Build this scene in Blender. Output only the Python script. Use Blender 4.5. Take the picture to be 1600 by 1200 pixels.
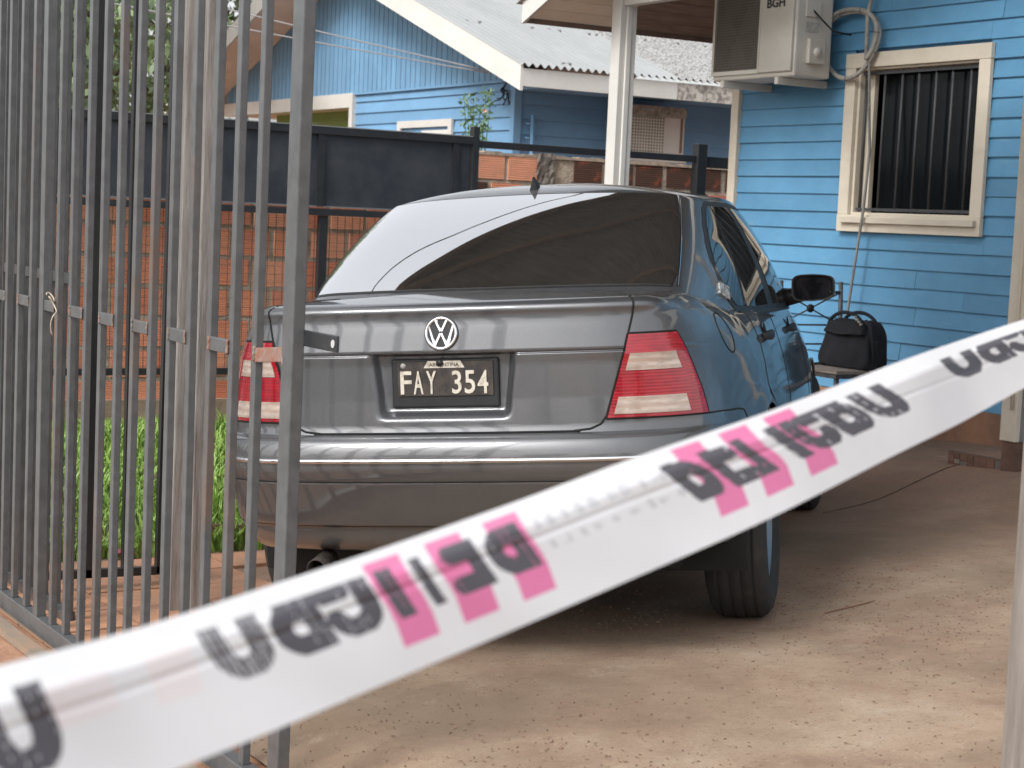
import bpy, math, random
import numpy as np
from mathutils import Vector, Matrix

random.seed(7)
rng = np.random.default_rng(7)
scene = bpy.context.scene
for _o in list(bpy.data.objects):
    bpy.data.objects.remove(_o)
COL = scene.collection
rad = math.radians

# ------------------------------------------------------------------ camera
EYE = Vector((0.0, 0.0, 1.308))
YAW, PITCH, ROLL = 0.531135, 0.0919547, 0.0446897
FPX = 2800.0
fwd = Vector((math.sin(YAW)*math.cos(PITCH), math.cos(YAW)*math.cos(PITCH), -math.sin(PITCH)))
r0 = Vector((math.cos(YAW), -math.sin(YAW), 0))
u0 = r0.cross(fwd)
rgt = math.cos(ROLL)*r0 + math.sin(ROLL)*u0
upv = -math.sin(ROLL)*r0 + math.cos(ROLL)*u0
cd = bpy.data.cameras.new('camera')
cam = bpy.data.objects.new('camera', cd)
COL.objects.link(cam)
cam.matrix_world = Matrix(((rgt.x, upv.x, -fwd.x, EYE.x), (rgt.y, upv.y, -fwd.y, EYE.y),
                           (rgt.z, upv.z, -fwd.z, EYE.z), (0, 0, 0, 1)))
cd.sensor_width = 36.0
cd.lens = FPX/1600*36.0
cd.clip_start = 0.05
cd.clip_end = 600
cd.dof.use_dof = True
cd.dof.focus_distance = 5.3
cd.dof.aperture_fstop = cd.lens/1000/0.0061      # 6.1 mm wide entrance pupil
scene.camera = cam

# ------------------------------------------------------------------ sky, sun, exposure
SUN_EL, SUN_AZ = rad(43), math.atan2(-0.92, -0.28)     # azimuth from +Y towards +X
w = bpy.data.worlds.new('World')
scene.world = w
w.use_nodes = True
nt = w.node_tree
bg = nt.nodes['Background']
sky = nt.nodes.new('ShaderNodeTexSky')
sky.sky_type = 'NISHITA'
sky.sun_disc = False
sky.sun_elevation = SUN_EL
sky.sun_rotation = SUN_AZ
sky.air_density = 1.0
sky.dust_density = 5.0
sky.ozone_density = 0.6
hs = nt.nodes.new('ShaderNodeHueSaturation')            # thin white overcast: the blue is washed out
hs.inputs['Saturation'].default_value = 0.28
nt.links.new(sky.outputs[0], hs.inputs['Color'])
gm_ = nt.nodes.new('ShaderNodeGamma')                   # cloud cover evens the sky out
gm_.inputs['Gamma'].default_value = 0.62
nt.links.new(hs.outputs[0], gm_.inputs['Color'])
nt.links.new(gm_.outputs[0], bg.inputs['Color'])
hs.inputs['Value'].default_value = 1.0
bg.inputs['Strength'].default_value = 0.15
sl = bpy.data.lights.new('sun', 'SUN')
sl.energy = 0.85
sl.angle = rad(20)
sl.color = (1.0, 0.985, 0.96)
sun = bpy.data.objects.new('sun', sl)
COL.objects.link(sun)
sdir = Vector((math.sin(SUN_AZ)*math.cos(SUN_EL), math.cos(SUN_AZ)*math.cos(SUN_EL), math.sin(SUN_EL)))
sun.rotation_euler = sdir.to_track_quat('Z', 'Y').to_euler()
sun.location = sdir*30
vs = scene.view_settings
vs.view_transform = 'Standard'
vs.look = 'None'
vs.gamma = 1.0
vs.use_curve_mapping = False
vs.exposure = 1.76
scene.cycles.max_bounces = 8
scene.cycles.sample_clamp_indirect = 6
scene.cycles.use_denoising = True

# ------------------------------------------------------------------ helpers
OFF = {}


class MB:
    """collects vertices and faces of one mesh"""
    def __init__(self):
        self.v, self.f = [], []

    def add(self, vs_, fs_):
        n = len(self.v)
        self.v += [tuple(map(float, p)) for p in vs_]
        self.f += [tuple(i+n for i in f) for f in fs_]
        return self

    def box(self, a, b):
        x0, y0, z0 = a
        x1, y1, z1 = b
        return self.add([(x0, y0, z0), (x1, y0, z0), (x1, y1, z0), (x0, y1, z0), (x0, y0, z1), (x1, y0, z1), (x1, y1, z1), (x0, y1, z1)],
                        [(3, 2, 1, 0), (4, 5, 6, 7), (0, 1, 5, 4), (1, 2, 6, 5), (2, 3, 7, 6), (3, 0, 4, 7)])

    def bar(self, p, q, wx, wy, up=(0, 0, 1)):
        """rectangular bar from p to q; wx across, wy along up"""
        p, q = Vector(p), Vector(q)
        d = (q-p).normalized()
        u = Vector(up)
        s = d.cross(u)
        if s.length < 1e-5:
            s = d.cross(Vector((1, 0, 0)))
        s.normalize()
        u = s.cross(d)
        vs_ = []
        for c in (p, q):
            for a, b in ((-1, -1), (1, -1), (1, 1), (-1, 1)):
                vs_.append(c+s*(a*wx/2)+u*(b*wy/2))
        return self.add(vs_, [(0, 1, 2, 3), (7, 6, 5, 4), (0, 4, 5, 1), (1, 5, 6, 2), (2, 6, 7, 3), (3, 7, 4, 0)])

    def tube(self, pts, r, seg=8, cap=True):
        pts = [Vector(p) for p in pts]
        n = len(pts)
        rs = r if isinstance(r, (list, tuple)) else [r]*n
        base = len(self.v)
        prev = None
        for i, p in enumerate(pts):
            d = (pts[min(i+1, n-1)]-pts[max(i-1, 0)]).normalized()
            if prev is None:
                a = Vector((0, 0, 1)) if abs(d.z) < .9 else Vector((1, 0, 0))
                s = d.cross(a).normalized()
            else:
                s = (prev-d*prev.dot(d)).normalized()
            prev = s
            t = d.cross(s)
            for k in range(seg):
                a = 2*math.pi*k/seg
                self.v.append(tuple(p+(s*math.cos(a)+t*math.sin(a))*rs[i]))
        for i in range(n-1):
            for k in range(seg):
                k2 = (k+1) % seg
                self.f.append((base+i*seg+k, base+i*seg+k2, base+(i+1)*seg+k2, base+(i+1)*seg+k))
        if cap:
            self.f.append(tuple(base+k for k in range(seg))[::-1])
            self.f.append(tuple(base+(n-1)*seg+k for k in range(seg)))
        return self

    def lathe(self, prof, c, ax, seg=32):
        """prof: (axial, radius) pairs about axis ax through c"""
        c, ax = Vector(c), Vector(ax).normalized()
        s = ax.orthogonal().normalized()
        t = ax.cross(s)
        base = len(self.v)
        for (h, r) in prof:
            for k in range(seg):
                a = 2*math.pi*k/seg
                self.v.append(tuple(c+ax*h+(s*math.cos(a)+t*math.sin(a))*r))
        for i in range(len(prof)-1):
            for k in range(seg):
                k2 = (k+1) % seg
                self.f.append((base+i*seg+k, base+i*seg+k2, base+(i+1)*seg+k2, base+(i+1)*seg+k))
        return self

    def grid(self, P, close=False):
        """P: rows x cols x 3"""
        R, C = len(P), len(P[0])
        b = len(self.v)
        for row in P:
            for p in row:
                self.v.append((float(p[0]), float(p[1]), float(p[2])))
        for i in range(R-1):
            for j in range(C-1 if not close else C):
                j2 = (j+1) % C
                self.f.append((b+i*C+j, b+i*C+j2, b+(i+1)*C+j2, b+(i+1)*C+j))
        return self

    def poly(self, pts, d):
        """flat polygon extruded by vector d"""
        pts = [Vector(p) for p in pts]
        d = Vector(d)
        n = len(pts)
        return self.add(pts+[p+d for p in pts],
                        [tuple(range(n))[::-1], tuple(range(n, 2*n))]+[(i, (i+1) % n, (i+1) % n+n, i+n) for i in range(n)])

    def mesh(self, name, off=Vector((0, 0, 0)), smooth=False):
        me = bpy.data.meshes.new(name)
        o = off
        me.from_pydata([(p[0]-o[0], p[1]-o[1], p[2]-o[2]) for p in self.v], [], self.f)
        me.update()
        if smooth:
            me.polygons.foreach_set('use_smooth', [True]*len(me.polygons))
        return me


def link(o, parent=None):
    COL.objects.link(o)
    if parent is not None:
        o.parent = parent
    return o


def build(name, mb, mat, parent=None, smooth=False, bevel=0, local=False, auto=None):
    off = Vector((0, 0, 0)) if (parent is None or local) else OFF.get(parent.name, Vector((0, 0, 0)))
    me = mb.mesh(name, off, smooth)
    o = bpy.data.objects.new(name, me)
    link(o, parent)
    if mat is not None:
        me.materials.append(mat)
    OFF[o.name] = off.copy()
    if bevel:
        m = o.modifiers.new('bevel', 'BEVEL')
        m.width = bevel
        m.segments = 2
        m.limit_method = 'ANGLE'
        m.angle_limit = rad(35)
    if auto:
        try:
            me.set_sharp_from_angle(angle=rad(auto))
        except Exception:
            pass
    return o


def thing(name, label, cat, loc, group=None):
    o = bpy.data.objects.new(name, None)
    link(o)
    o.empty_display_size = 0.2
    o.location = loc
    OFF[o.name] = Vector(loc)
    return tag(o, label, cat, group)


def tag(o, label, cat, group=None):
    o['label'] = label
    o['category'] = cat
    if group:
        o['group'] = group
    return o


def struct(o):
    o['kind'] = 'structure'
    return o


def place(name, me, parent, loc, rotz=0.0):
    """another piece sharing mesh data; loc in world"""
    o = bpy.data.objects.new(name, me)
    link(o, parent)
    o.location = Vector(loc)-OFF.get(parent.name, Vector((0, 0, 0)))
    o.rotation_euler[2] = rotz
    OFF[o.name] = Vector(loc)
    return o


# ------------------------------------------------------------------ materials
def nodes(name):
    m = bpy.data.materials.new(name)
    m.use_nodes = True
    t = m.node_tree
    return m, t, t.nodes['Principled BSDF']


def N(t, typ, **kw):
    n = t.nodes.new(typ)
    for k, v in kw.items():
        if k in n.inputs:
            n.inputs[k].default_value = v
        else:
            setattr(n, k, v)
    return n


def ramp(t, stops):
    n = t.nodes.new('ShaderNodeValToRGB')
    e = n.color_ramp.elements
    while len(e) < len(stops):
        e.new(0.5)
    for i, (p, c) in enumerate(stops):
        e[i].position = p
        e[i].color = (*c, 1) if len(c) == 3 else c
    return n


def mixc(t, fac, a, b, mode='MIX'):
    n = t.nodes.new('ShaderNodeMix')
    n.data_type = 'RGBA'
    n.blend_type = mode
    if isinstance(fac, (int, float)):
        n.inputs[0].default_value = fac
    else:
        t.links.new(fac, n.inputs[0])
    for i, x in ((6, a), (7, b)):
        if isinstance(x, (tuple, list)):
            n.inputs[i].default_value = (*x, 1) if len(x) == 3 else x
        else:
            t.links.new(x, n.inputs[i])
    return n.outputs[2]


def noise(t, scale, detail=4.0, rough=0.6, coord='Object', mapping=None, dist=0.0):
    tc = t.nodes.new('ShaderNodeTexCoord')
    src = tc.outputs[coord]
    if mapping:
        mp = t.nodes.new('ShaderNodeMapping')
        mp.inputs['Scale'].default_value = mapping
        t.links.new(src, mp.inputs[0])
        src = mp.outputs[0]
    n = t.nodes.new('ShaderNodeTexNoise')
    n.inputs['Scale'].default_value = scale
    n.inputs['Detail'].default_value = detail
    n.inputs['Roughness'].default_value = rough
    n.inputs['Distortion'].default_value = dist
    t.links.new(src, n.inputs['Vector'])
    return n.outputs['Fac']


def bump(t, p, height, strength=0.3, dist=0.01):
    b = t.nodes.new('ShaderNodeBump')
    b.inputs['Strength'].default_value = strength
    b.inputs['Distance'].default_value = dist
    t.links.new(height, b.inputs['Height'])
    t.links.new(b.outputs[0], p.inputs['Normal'])


def simple(name, col, rough=0.6, metal=0.0, var=0.0, vscale=6.0, col2=None, lo=0.4, hi=0.65, bmp=0.0, bscale=60.0, mapping=None, rnd=0.0, coat=0.0, spec=None):
    """base colour broken up by noise between col and col2, optional relief and per-object shift"""
    m, t, p = nodes(name)
    c2 = col2 if col2 else tuple(max(0, c*(1-var)) for c in col)
    if var or col2:
        r = ramp(t, [(lo, (0, 0, 0)), (hi, (1, 1, 1))])
        t.links.new(noise(t, vscale, 6, 0.65, mapping=mapping), r.inputs[0])
        out = mixc(t, r.outputs[0], col, c2)
    else:
        out = None
    if rnd:
        oi = t.nodes.new('ShaderNodeObjectInfo')
        mr = N(t, 'ShaderNodeMapRange')
        mr.inputs['To Min'].default_value = 1-rnd
        mr.inputs['To Max'].default_value = 1+rnd
        t.links.new(oi.outputs['Random'], mr.inputs['Value'])
        hv = t.nodes.new('ShaderNodeHueSaturation')
        t.links.new(mr.outputs[0], hv.inputs['Value'])
        if out is None:
            hv.inputs['Color'].default_value = (*col, 1)
        else:
            t.links.new(out, hv.inputs['Color'])
        out = hv.outputs[0]
    if out is None:
        p.inputs['Base Color'].default_value = (*col, 1)
    else:
        t.links.new(out, p.inputs['Base Color'])
    p.inputs['Roughness'].default_value = rough
    p.inputs['Metallic'].default_value = metal
    if coat:
        p.inputs['Coat Weight'].default_value = coat
        p.inputs['Coat Roughness'].default_value = 0.03
    if spec is not None:
        p.inputs['Specular IOR Level'].default_value = spec
    if bmp:
        bump(t, p, noise(t, bscale, 5, 0.6, mapping=mapping), bmp, 0.01)
    return m


M = {}


def catmull(pts, n, closed=False):
    """n samples of a Catmull-Rom curve through pts (k-dim), uniform in parameter"""
    P = np.array(pts, float)
    k = len(P)
    t = np.linspace(0, k-1, n)
    i = np.clip(t.astype(int), 0, k-2)
    f = (t-i)[:, None]
    p0 = P[np.clip(i-1, 0, k-1)]
    p1, p2 = P[i], P[i+1]
    p3 = P[np.clip(i+2, 0, k-1)]
    # mirror end tangents
    return 0.5*((2*p1)+(-p0+p2)*f+(2*p0-5*p1+4*p2-p3)*f**2+(-p0+3*p1-3*p2+p3)*f**3)
# ------------------------------------------------------------------ car surfaces (car coordinates: x right, y forward from the rear bumper, z up)
def interp(tab, x):
    a = np.array(tab, float)
    return np.interp(x, a[:, 0], a[:, 1])


BASE = [(0, 0.0), (.12, .001), (.25, .006), (.38, .018), (.50, .042), (.60, .085), (.672, .15), (.722, .23), (.758, .33), (.788, .46), (.818, .68),
        (.842, .95), (.850, 1.35), (.852, 1.8), (.852, 2.3), (.850, 2.8), (.845, 3.2), (.835, 3.55), (.81, 3.85), (.76, 4.08), (.67, 4.23), (.52, 4.32), (.30, 4.365), (0, 4.376)]
_bc = np.array([(-p[0], p[1]) for p in BASE[1:4]][::-1]+BASE+[(-p[0], p[1]) for p in BASE[-4:-1]][::-1], float)
_full = catmull(_bc, 60*(len(_bc)-1)+1)
_full = _full[180:-180]
_sl = np.concatenate([[0], np.cumsum(np.hypot(*np.diff(_full, axis=0).T))])
SMAX = _sl[-1]


def base_at(s):
    """plan point and outward normal at arc length s from the rear centre line (s may be negative: left side)"""
    s = np.asarray(s, float)
    sg = np.where(s < 0, -1.0, 1.0)
    a = np.abs(s)
    x = np.interp(a, _sl, _full[:, 0])
    y = np.interp(a, _sl, _full[:, 1])
    e = 0.01
    x2 = np.interp(a+e, _sl, _full[:, 0])
    y2 = np.interp(a+e, _sl, _full[:, 1])
    x1 = np.interp(np.maximum(a-e, 0), _sl, _full[:, 0])
    y1 = np.interp(np.maximum(a-e, 0), _sl, _full[:, 1])
    x1 = np.where(a < e, -np.interp(np.abs(a-e), _sl, _full[:, 0]), x1)
    y1 = np.where(a < e, np.interp(np.abs(a-e), _sl, _full[:, 1]), y1)
    tx, ty = x2-x1, y2-y1
    L = np.hypot(tx, ty)+1e-9
    nx, ny = ty/L, -tx/L
    return x*sg, y, nx*sg, ny


PR = [(.34, .16), (.35, .125), (.37, .10), (.40, .085), (.425, .078), (.43, .064), (.46, .05), (.54, .022), (.56, .0155), (.566, .0155), (.572, .012), (.60, .003), (.632, 0), (.66, .004),
      (.68, .012), (.69, .022), (.696, .040), (.70, .054), (.72, .060), (.80, .064), (.90, .066), (.927, .062), (.932, .072), (.937, .066), (1.0, .077), (1.03, .083), (1.044, .082), (1.056, .078), (1.066, .081), (1.074, .092), (1.082, .115)]
PD = [(.34, .085), (.37, .05), (.42, .024), (.50, .008), (.58, .0), (.66, .001), (.74, .006), (.82, .016), (.90, .031), (.96, .047), (1.0, .060), (1.03, .071), (1.055, .083), (1.072, .098), (1.082, .125)]
PS = [(.34, .085), (.37, .05), (.42, .024), (.50, .008), (.58, .0), (.66, .001), (.74, .008), (.82, .020), (.90, .038), (.96, .058), (1.0, .078), (1.03, .098), (1.055, .125), (1.072, .155), (1.082, .19)]
ZT = [(0, 1.068), (.30, 1.070), (.50, 1.075), (.70, 1.06), (1.0, 1.015), (1.3, .998), (2.0, .985), (2.7, .972), (3.1, .95), (3.5, .90), (4.0, .82), (4.3, .74), (4.4, .70)]
ZB = [(0, .345), (.35, .335), (.7, .29), (1.2, .255), (3.3, .25), (3.8, .25), (4.2, .26), (4.4, .30)]


def recess(x, z):
    """depth of the number plate recess"""
    def ss(a, b, t):
        t = np.clip((t-a)/(b-a), 0, 1)
        return t*t*(3-2*t)
    k = (z-.745)/(.925-.745)
    half = .197+.020*k
    inx = 1-ss(half-.030, half+.004, np.abs(x))
    inz = ss(.735, .762, z)*(1-ss(.917, .925, z))
    return .040*inx*inz


def body(s, zr):
    """outer skin of the lower body at arc length s and reference height zr (true height on the tail)"""
    s = np.asarray(s, float)
    zr = np.asarray(zr, float)
    x, y, nx, ny = base_at(s)
    a = np.abs(s)
    t = np.clip((a-.58)/(.98-.58), 0, 1)
    wgt = t*t*(3-2*t)
    td = np.clip((y-.85)/.55, 0, 1)
    side = interp(PS, zr)*(1-td)+interp(PD, zr)*td
    off = interp(PR, zr)*(1-wgt)+side*wgt
    zb = interp(ZB, y)
    zt = interp(ZT, y)
    z = zb+(zr-.34)/.742*(zt-zb)
    X = x-nx*off
    Y = y-ny*off
    Y = Y+recess(X, z)*np.where(a < .3, 1, 0)
    # rear wheel arch flare
    r = np.hypot(Y-1.0, z-.33)
    fl = .012*np.exp(-((r-.37)/.035)**2)*np.where(np.abs(X) > .6, 1, 0)
    X = X+np.sign(X)*fl
    return np.stack([X, Y, z], -1)


# greenhouse: matching control points on the waist and on the roof edge
GB = [(0, .585, 1.092), (.20, .592, 1.092), (.40, .612, 1.090), (.535, .655, 1.086), (.600, .715, 1.075), (.655, .83, 1.045), (.700, .98, 1.005), (.735, 1.18, .985), (.757, 1.5, .975), (.768, 1.85, .970), (.772, 2.2, .965), (.772, 2.55, .96), (.766, 2.90, .955), (.735, 3.06, .96), (.61, 3.17, .98), (.32, 3.24, 1.0), (0, 3.26, 1.01)]
GT = [(0, 1.335, 1.414), (.18, 1.338, 1.412), (.36, 1.345, 1.406), (.475, 1.37, 1.397), (.515, 1.41, 1.391), (.540, 1.47, 1.388), (.558, 1.55, 1.388), (.570, 1.66, 1.390), (.582, 1.82, 1.393), (.592, 1.98, 1.394), (.598, 2.14, 1.392), (.600, 2.30, 1.386), (.594, 2.44, 1.374), (.56, 2.50, 1.370), (.45, 2.55, 1.378), (.23, 2.57, 1.390), (0, 2.58, 1.394)]


def _sym(pts):
    a = [(-p[0], p[1], p[2]) for p in pts[1:3]][::-1]
    b = [(-p[0], p[1], p[2]) for p in pts[-3:-1]][::-1]
    return a+pts+b


_gn = 40
_gb = catmull(_sym(GB), _gn*(len(GB)+3)+1)[2*_gn:-2*_gn]
_gt = catmull(_sym(GT), _gn*(len(GT)+3)+1)[2*_gn:-2*_gn]
_gu = np.linspace(0, len(GB)-1, len(_gb))


def green(u, t):
    """greenhouse skin: u control index 0 (rear centre) .. 16 (front centre), negative on the left; t 0 waist .. 1 roof edge"""
    u = np.asarray(u, float)
    t = np.asarray(t, float)
    sg = np.where(u < 0, -1.0, 1.0)
    a = np.abs(u)
    lo = np.stack([np.interp(a, _gu, _gb[:, k]) for k in range(3)], -1)
    hi = np.stack([np.interp(a, _gu, _gt[:, k]) for k in range(3)], -1)
    P = lo+(hi-lo)*t[..., None] if t.ndim else lo+(hi-lo)*t
    bl = 4*t*(1-t)
    # gentle outward crown: back light up and back, sides outwards
    wr = np.clip((5.0-a)/2.5, 0, 1)
    wf = np.clip((a-12.5)/2, 0, 1)
    ws = 1-wr-wf
    P = P.copy()
    P[..., 0] += bl*.022*ws
    P[..., 1] += bl*(-.012*wr+.02*wf)
    P[..., 2] += bl*(.024*wr+.03*wf+.006*ws)
    P[..., 0] *= sg
    return P


def normal(fn, a, b, ea=.004, eb=.004):
    pa = fn(a+ea, b)-fn(a-ea, b)
    pb = fn(a, b+eb)-fn(a, b-eb)
    n = np.cross(pa, pb)
    return n/(np.linalg.norm(n, axis=-1, keepdims=True)+1e-12)
# ------------------------------------------------------------------ car materials
def paint_mat():
    m, t, p = nodes('grey_car_paint')
    n = noise(t, 900, 2, 0.5)
    r = ramp(t, [(.35, (.105, .109, .117)), (.7, (.155, .160, .170))])
    t.links.new(n, r.inputs[0])
    # thin film of dust
    d = ramp(t, [(.45, (0, 0, 0)), (.8, (1, 1, 1))])
    t.links.new(noise(t, 3.0, 8, 0.7), d.inputs[0])
    du = N(t, 'ShaderNodeMath', operation='MULTIPLY')
    du.inputs[1].default_value = .10
    t.links.new(d.outputs[0], du.inputs[0])
    # road dirt thrown up on the lower panels
    tc = t.nodes.new('ShaderNodeTexCoord')
    sz = t.nodes.new('ShaderNodeSeparateXYZ')
    t.links.new(tc.outputs['Object'], sz.inputs[0])
    lo_ = N(t, 'ShaderNodeMapRange')
    lo_.inputs['From Min'].default_value = .70
    lo_.inputs['From Max'].default_value = .30
    lo_.inputs['To Max'].default_value = .30
    t.links.new(sz.outputs['Z'], lo_.inputs['Value'])
    dn = ramp(t, [(.30, (.25, .25, .25)), (.70, (1, 1, 1))])
    t.links.new(noise(t, 7.0, 9, .75, mapping=(1, 1, .5)), dn.inputs[0])
    lm = N(t, 'ShaderNodeMath', operation='MULTIPLY')
    t.links.new(lo_.outputs[0], lm.inputs[0])
    t.links.new(dn.outputs[0], lm.inputs[1])
    ad = N(t, 'ShaderNodeMath', operation='ADD')
    ad.use_clamp = True
    t.links.new(du.outputs[0], ad.inputs[0])
    t.links.new(lm.outputs[0], ad.inputs[1])
    t.links.new(mixc(t, ad.outputs[0], r.outputs[0], (.30, .23, .18)), p.inputs['Base Color'])
    cw = N(t, 'ShaderNodeMapRange')
    cw.inputs['To Min'].default_value = 1.0
    cw.inputs['To Max'].default_value = .25
    t.links.new(ad.outputs[0], cw.inputs['Value'])
    t.links.new(cw.outputs[0], p.inputs['Coat Weight'])
    mt_ = N(t, 'ShaderNodeMapRange')
    mt_.inputs['To Min'].default_value = .72
    mt_.inputs['To Max'].default_value = .1
    t.links.new(ad.outputs[0], mt_.inputs['Value'])
    t.links.new(mt_.outputs[0], p.inputs['Metallic'])
    p.inputs['Metallic'].default_value = 0.72
    p.inputs['Roughness'].default_value = 0.40
    p.inputs['Coat Roughness'].default_value = 0.055
    p.inputs['Coat IOR'].default_value = 1.62
    return m


def glass_mat(name, col, ior, dust=.03):
    m, t, p = nodes(name)
    d = ramp(t, [(.45, (0, 0, 0)), (.75, (1, 1, 1))])
    t.links.new(noise(t, 14.0, 8, 0.75), d.inputs[0])
    r2 = N(t, 'ShaderNodeMapRange')
    r2.inputs['To Min'].default_value = .015
    r2.inputs['To Max'].default_value = .05
    t.links.new(d.outputs[0], r2.inputs['Value'])
    t.links.new(r2.outputs[0], p.inputs['Roughness'])
    vo = t.nodes.new('ShaderNodeTexVoronoi')
    vo.inputs['Scale'].default_value = 24
    tcv = t.nodes.new('ShaderNodeTexCoord')
    t.links.new(tcv.outputs['Object'], vo.inputs['Vector'])
    sp = ramp(t, [(.045, (1, 1, 1)), (.075, (0, 0, 0))])
    t.links.new(vo.outputs['Distance'], sp.inputs[0])
    c0 = mixc(t, d.outputs[0], col, tuple(c+.030 for c in col))
    t.links.new(mixc(t, sp.outputs[0], c0, (.30, .28, .25)), p.inputs['Base Color'])
    p.inputs['IOR'].default_value = ior
    # film of dry dust lying on the glass
    df = t.nodes.new('ShaderNodeBsdfDiffuse')
    df.inputs['Color'].default_value = (.36, .34, .31, 1)
    dr = ramp(t, [(.30, (0, 0, 0)), (.80, (1, 1, 1))])
    t.links.new(noise(t, 34.0, 10, .8), dr.inputs[0])
    dm = N(t, 'ShaderNodeMapRange')
    dm.inputs['To Min'].default_value = dust*.3
    dm.inputs['To Max'].default_value = dust
    t.links.new(dr.outputs[0], dm.inputs['Value'])
    mx = t.nodes.new('ShaderNodeMixShader')
    t.links.new(dm.outputs[0], mx.inputs[0])
    t.links.new(p.outputs[0], mx.inputs[1])
    t.links.new(df.outputs[0], mx.inputs[2])
    t.links.new(mx.outputs[0], t.nodes['Material Output'].inputs['Surface'])
    return m


M['paint'] = paint_mat()
M['tint'] = glass_mat('tinted_glass', (.010, .010, .011), 30.0, .05)
M['sideglass'] = glass_mat('side_glass', (.010, .012, .013), 1.75)
M['mirrordark'] = glass_mat('mirror_dark', (.008, .009, .013), 1.18, .01)
M['blackplastic'] = simple('black_plastic', (.018, .018, .019), .45, var=.3, vscale=20)
M['gap'] = simple('panel_gap', (.006, .006, .006), .9)
M['chrome'] = simple('chrome', (.80, .80, .82), .07, 1.0)
M['rubber'] = simple('tyre_rubber', (.020, .020, .021), .78, col2=(.045, .038, .032), vscale=9, lo=.5, hi=.75, bmp=.3, bscale=90)
M['under'] = simple('underbody', (.012, .012, .013), .85, var=.3)
M['alloy'] = simple('wheel_metal', (.42, .42, .43), .35, .9)
M['platewhite'] = simple('plate_white', (.62, .58, .50), .5, col2=(.33, .27, .20), vscale=60, lo=.5, hi=.7)
M['plateblack'] = simple('plate_black', (.030, .027, .026), .42, col2=(.075, .060, .050), vscale=25)
M['plategrey'] = simple('plate_frame', (.020, .021, .023), .5, var=.3, vscale=30)


def lens_mat(name, col, c2, scale):
    m, t, p = nodes(name)
    tc = t.nodes.new('ShaderNodeTexCoord')
    mp = N(t, 'ShaderNodeMapping')
    mp.inputs['Scale'].default_value = (1, 1, scale)
    t.links.new(tc.outputs['Object'], mp.inputs[0])
    wv = N(t, 'ShaderNodeTexWave', wave_type='BANDS', bands_direction='Z')
    wv.inputs['Scale'].default_value = 1.0
    wv.inputs['Distortion'].default_value = .6
    t.links.new(mp.outputs[0], wv.inputs['Vector'])
    bl_ = ramp(t, [(.42, (0, 0, 0)), (.68, (1, 1, 1))])
    t.links.new(noise(t, 22, 5, .6, mapping=(1, 1, 3.5)), bl_.inputs[0])
    k_ = N(t, 'ShaderNodeMath', operation='MULTIPLY')
    k_.inputs[1].default_value = .55
    t.links.new(bl_.outputs[0], k_.inputs[0])
    t.links.new(mixc(t, k_.outputs[0], mixc(t, wv.outputs['Fac'], col, c2), tuple(c*.5 for c in c2)), p.inputs['Base Color'])
    p.inputs['Roughness'].default_value = .16
    p.inputs['Coat Weight'].default_value = 1
    p.inputs['Coat Roughness'].default_value = .04
    bump(t, p, wv.outputs['Fac'], .10, .004)
    return m


M['redlens'] = lens_mat('red_lens', (.37, .007, .020), (.29, .004, .014), 34)
M['clearlens'] = lens_mat('clear_lens', (.54, .45, .39), (.42, .32, .265), 15)

# ------------------------------------------------------------------ car
CO = Vector((2.38630479, 4.35042932, -1.30846186+1.308))
CYAW, CROLL, CPIT = .7516189, .08151384, -.00918619
_f = Vector((math.sin(CYAW), math.cos(CYAW), 0))
_r = Vector((math.cos(CYAW), -math.sin(CYAW), 0))
_u = Vector((0, 0, 1))
cf = _f*math.cos(CPIT)+_u*math.sin(CPIT)
cu = -_f*math.sin(CPIT)+_u*math.cos(CPIT)
cr = _r*math.cos(CROLL)+cu*math.sin(CROLL)
cu = -_r*math.sin(CROLL)+cu*math.cos(CROLL)
car = thing('car', 'dark grey four-door sedan seen from behind, with tinted windows and plate FAY 354', 'car', CO)
car.matrix_world = Matrix(((cr.x, cf.x, cu.x, CO.x), (cr.y, cf.y, cu.y, CO.y), (cr.z, cf.z, cu.z, CO.z), (0, 0, 0, 1)))
OFF[car.name] = Vector((0, 0, 0))


def cbuild(name, mb, mat, parent=None, smooth=True, bevel=0, auto=None):
    o = build(name, mb, mat, parent or car, smooth=smooth, bevel=bevel, local=True, auto=auto)
    return o


def deck(s, t):
    e = body(s, np.full_like(np.asarray(s, float), 1.082))
    sy = np.clip(e[..., 1], .60, 3.25)
    sz = np.interp(sy, [.6, .8, 1.2, 2.6, 3.0, 3.25], [1.093, 1.085, 1.02, 1.0, .99, .985])
    sp = np.stack([np.zeros_like(sy), sy, sz], -1)
    P = e+(sp-e)*t[..., None]
    k = 1-(1-t)**1.6
    P[..., 2] = e[..., 2]+(sz-e[..., 2])*k
    return P


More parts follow.
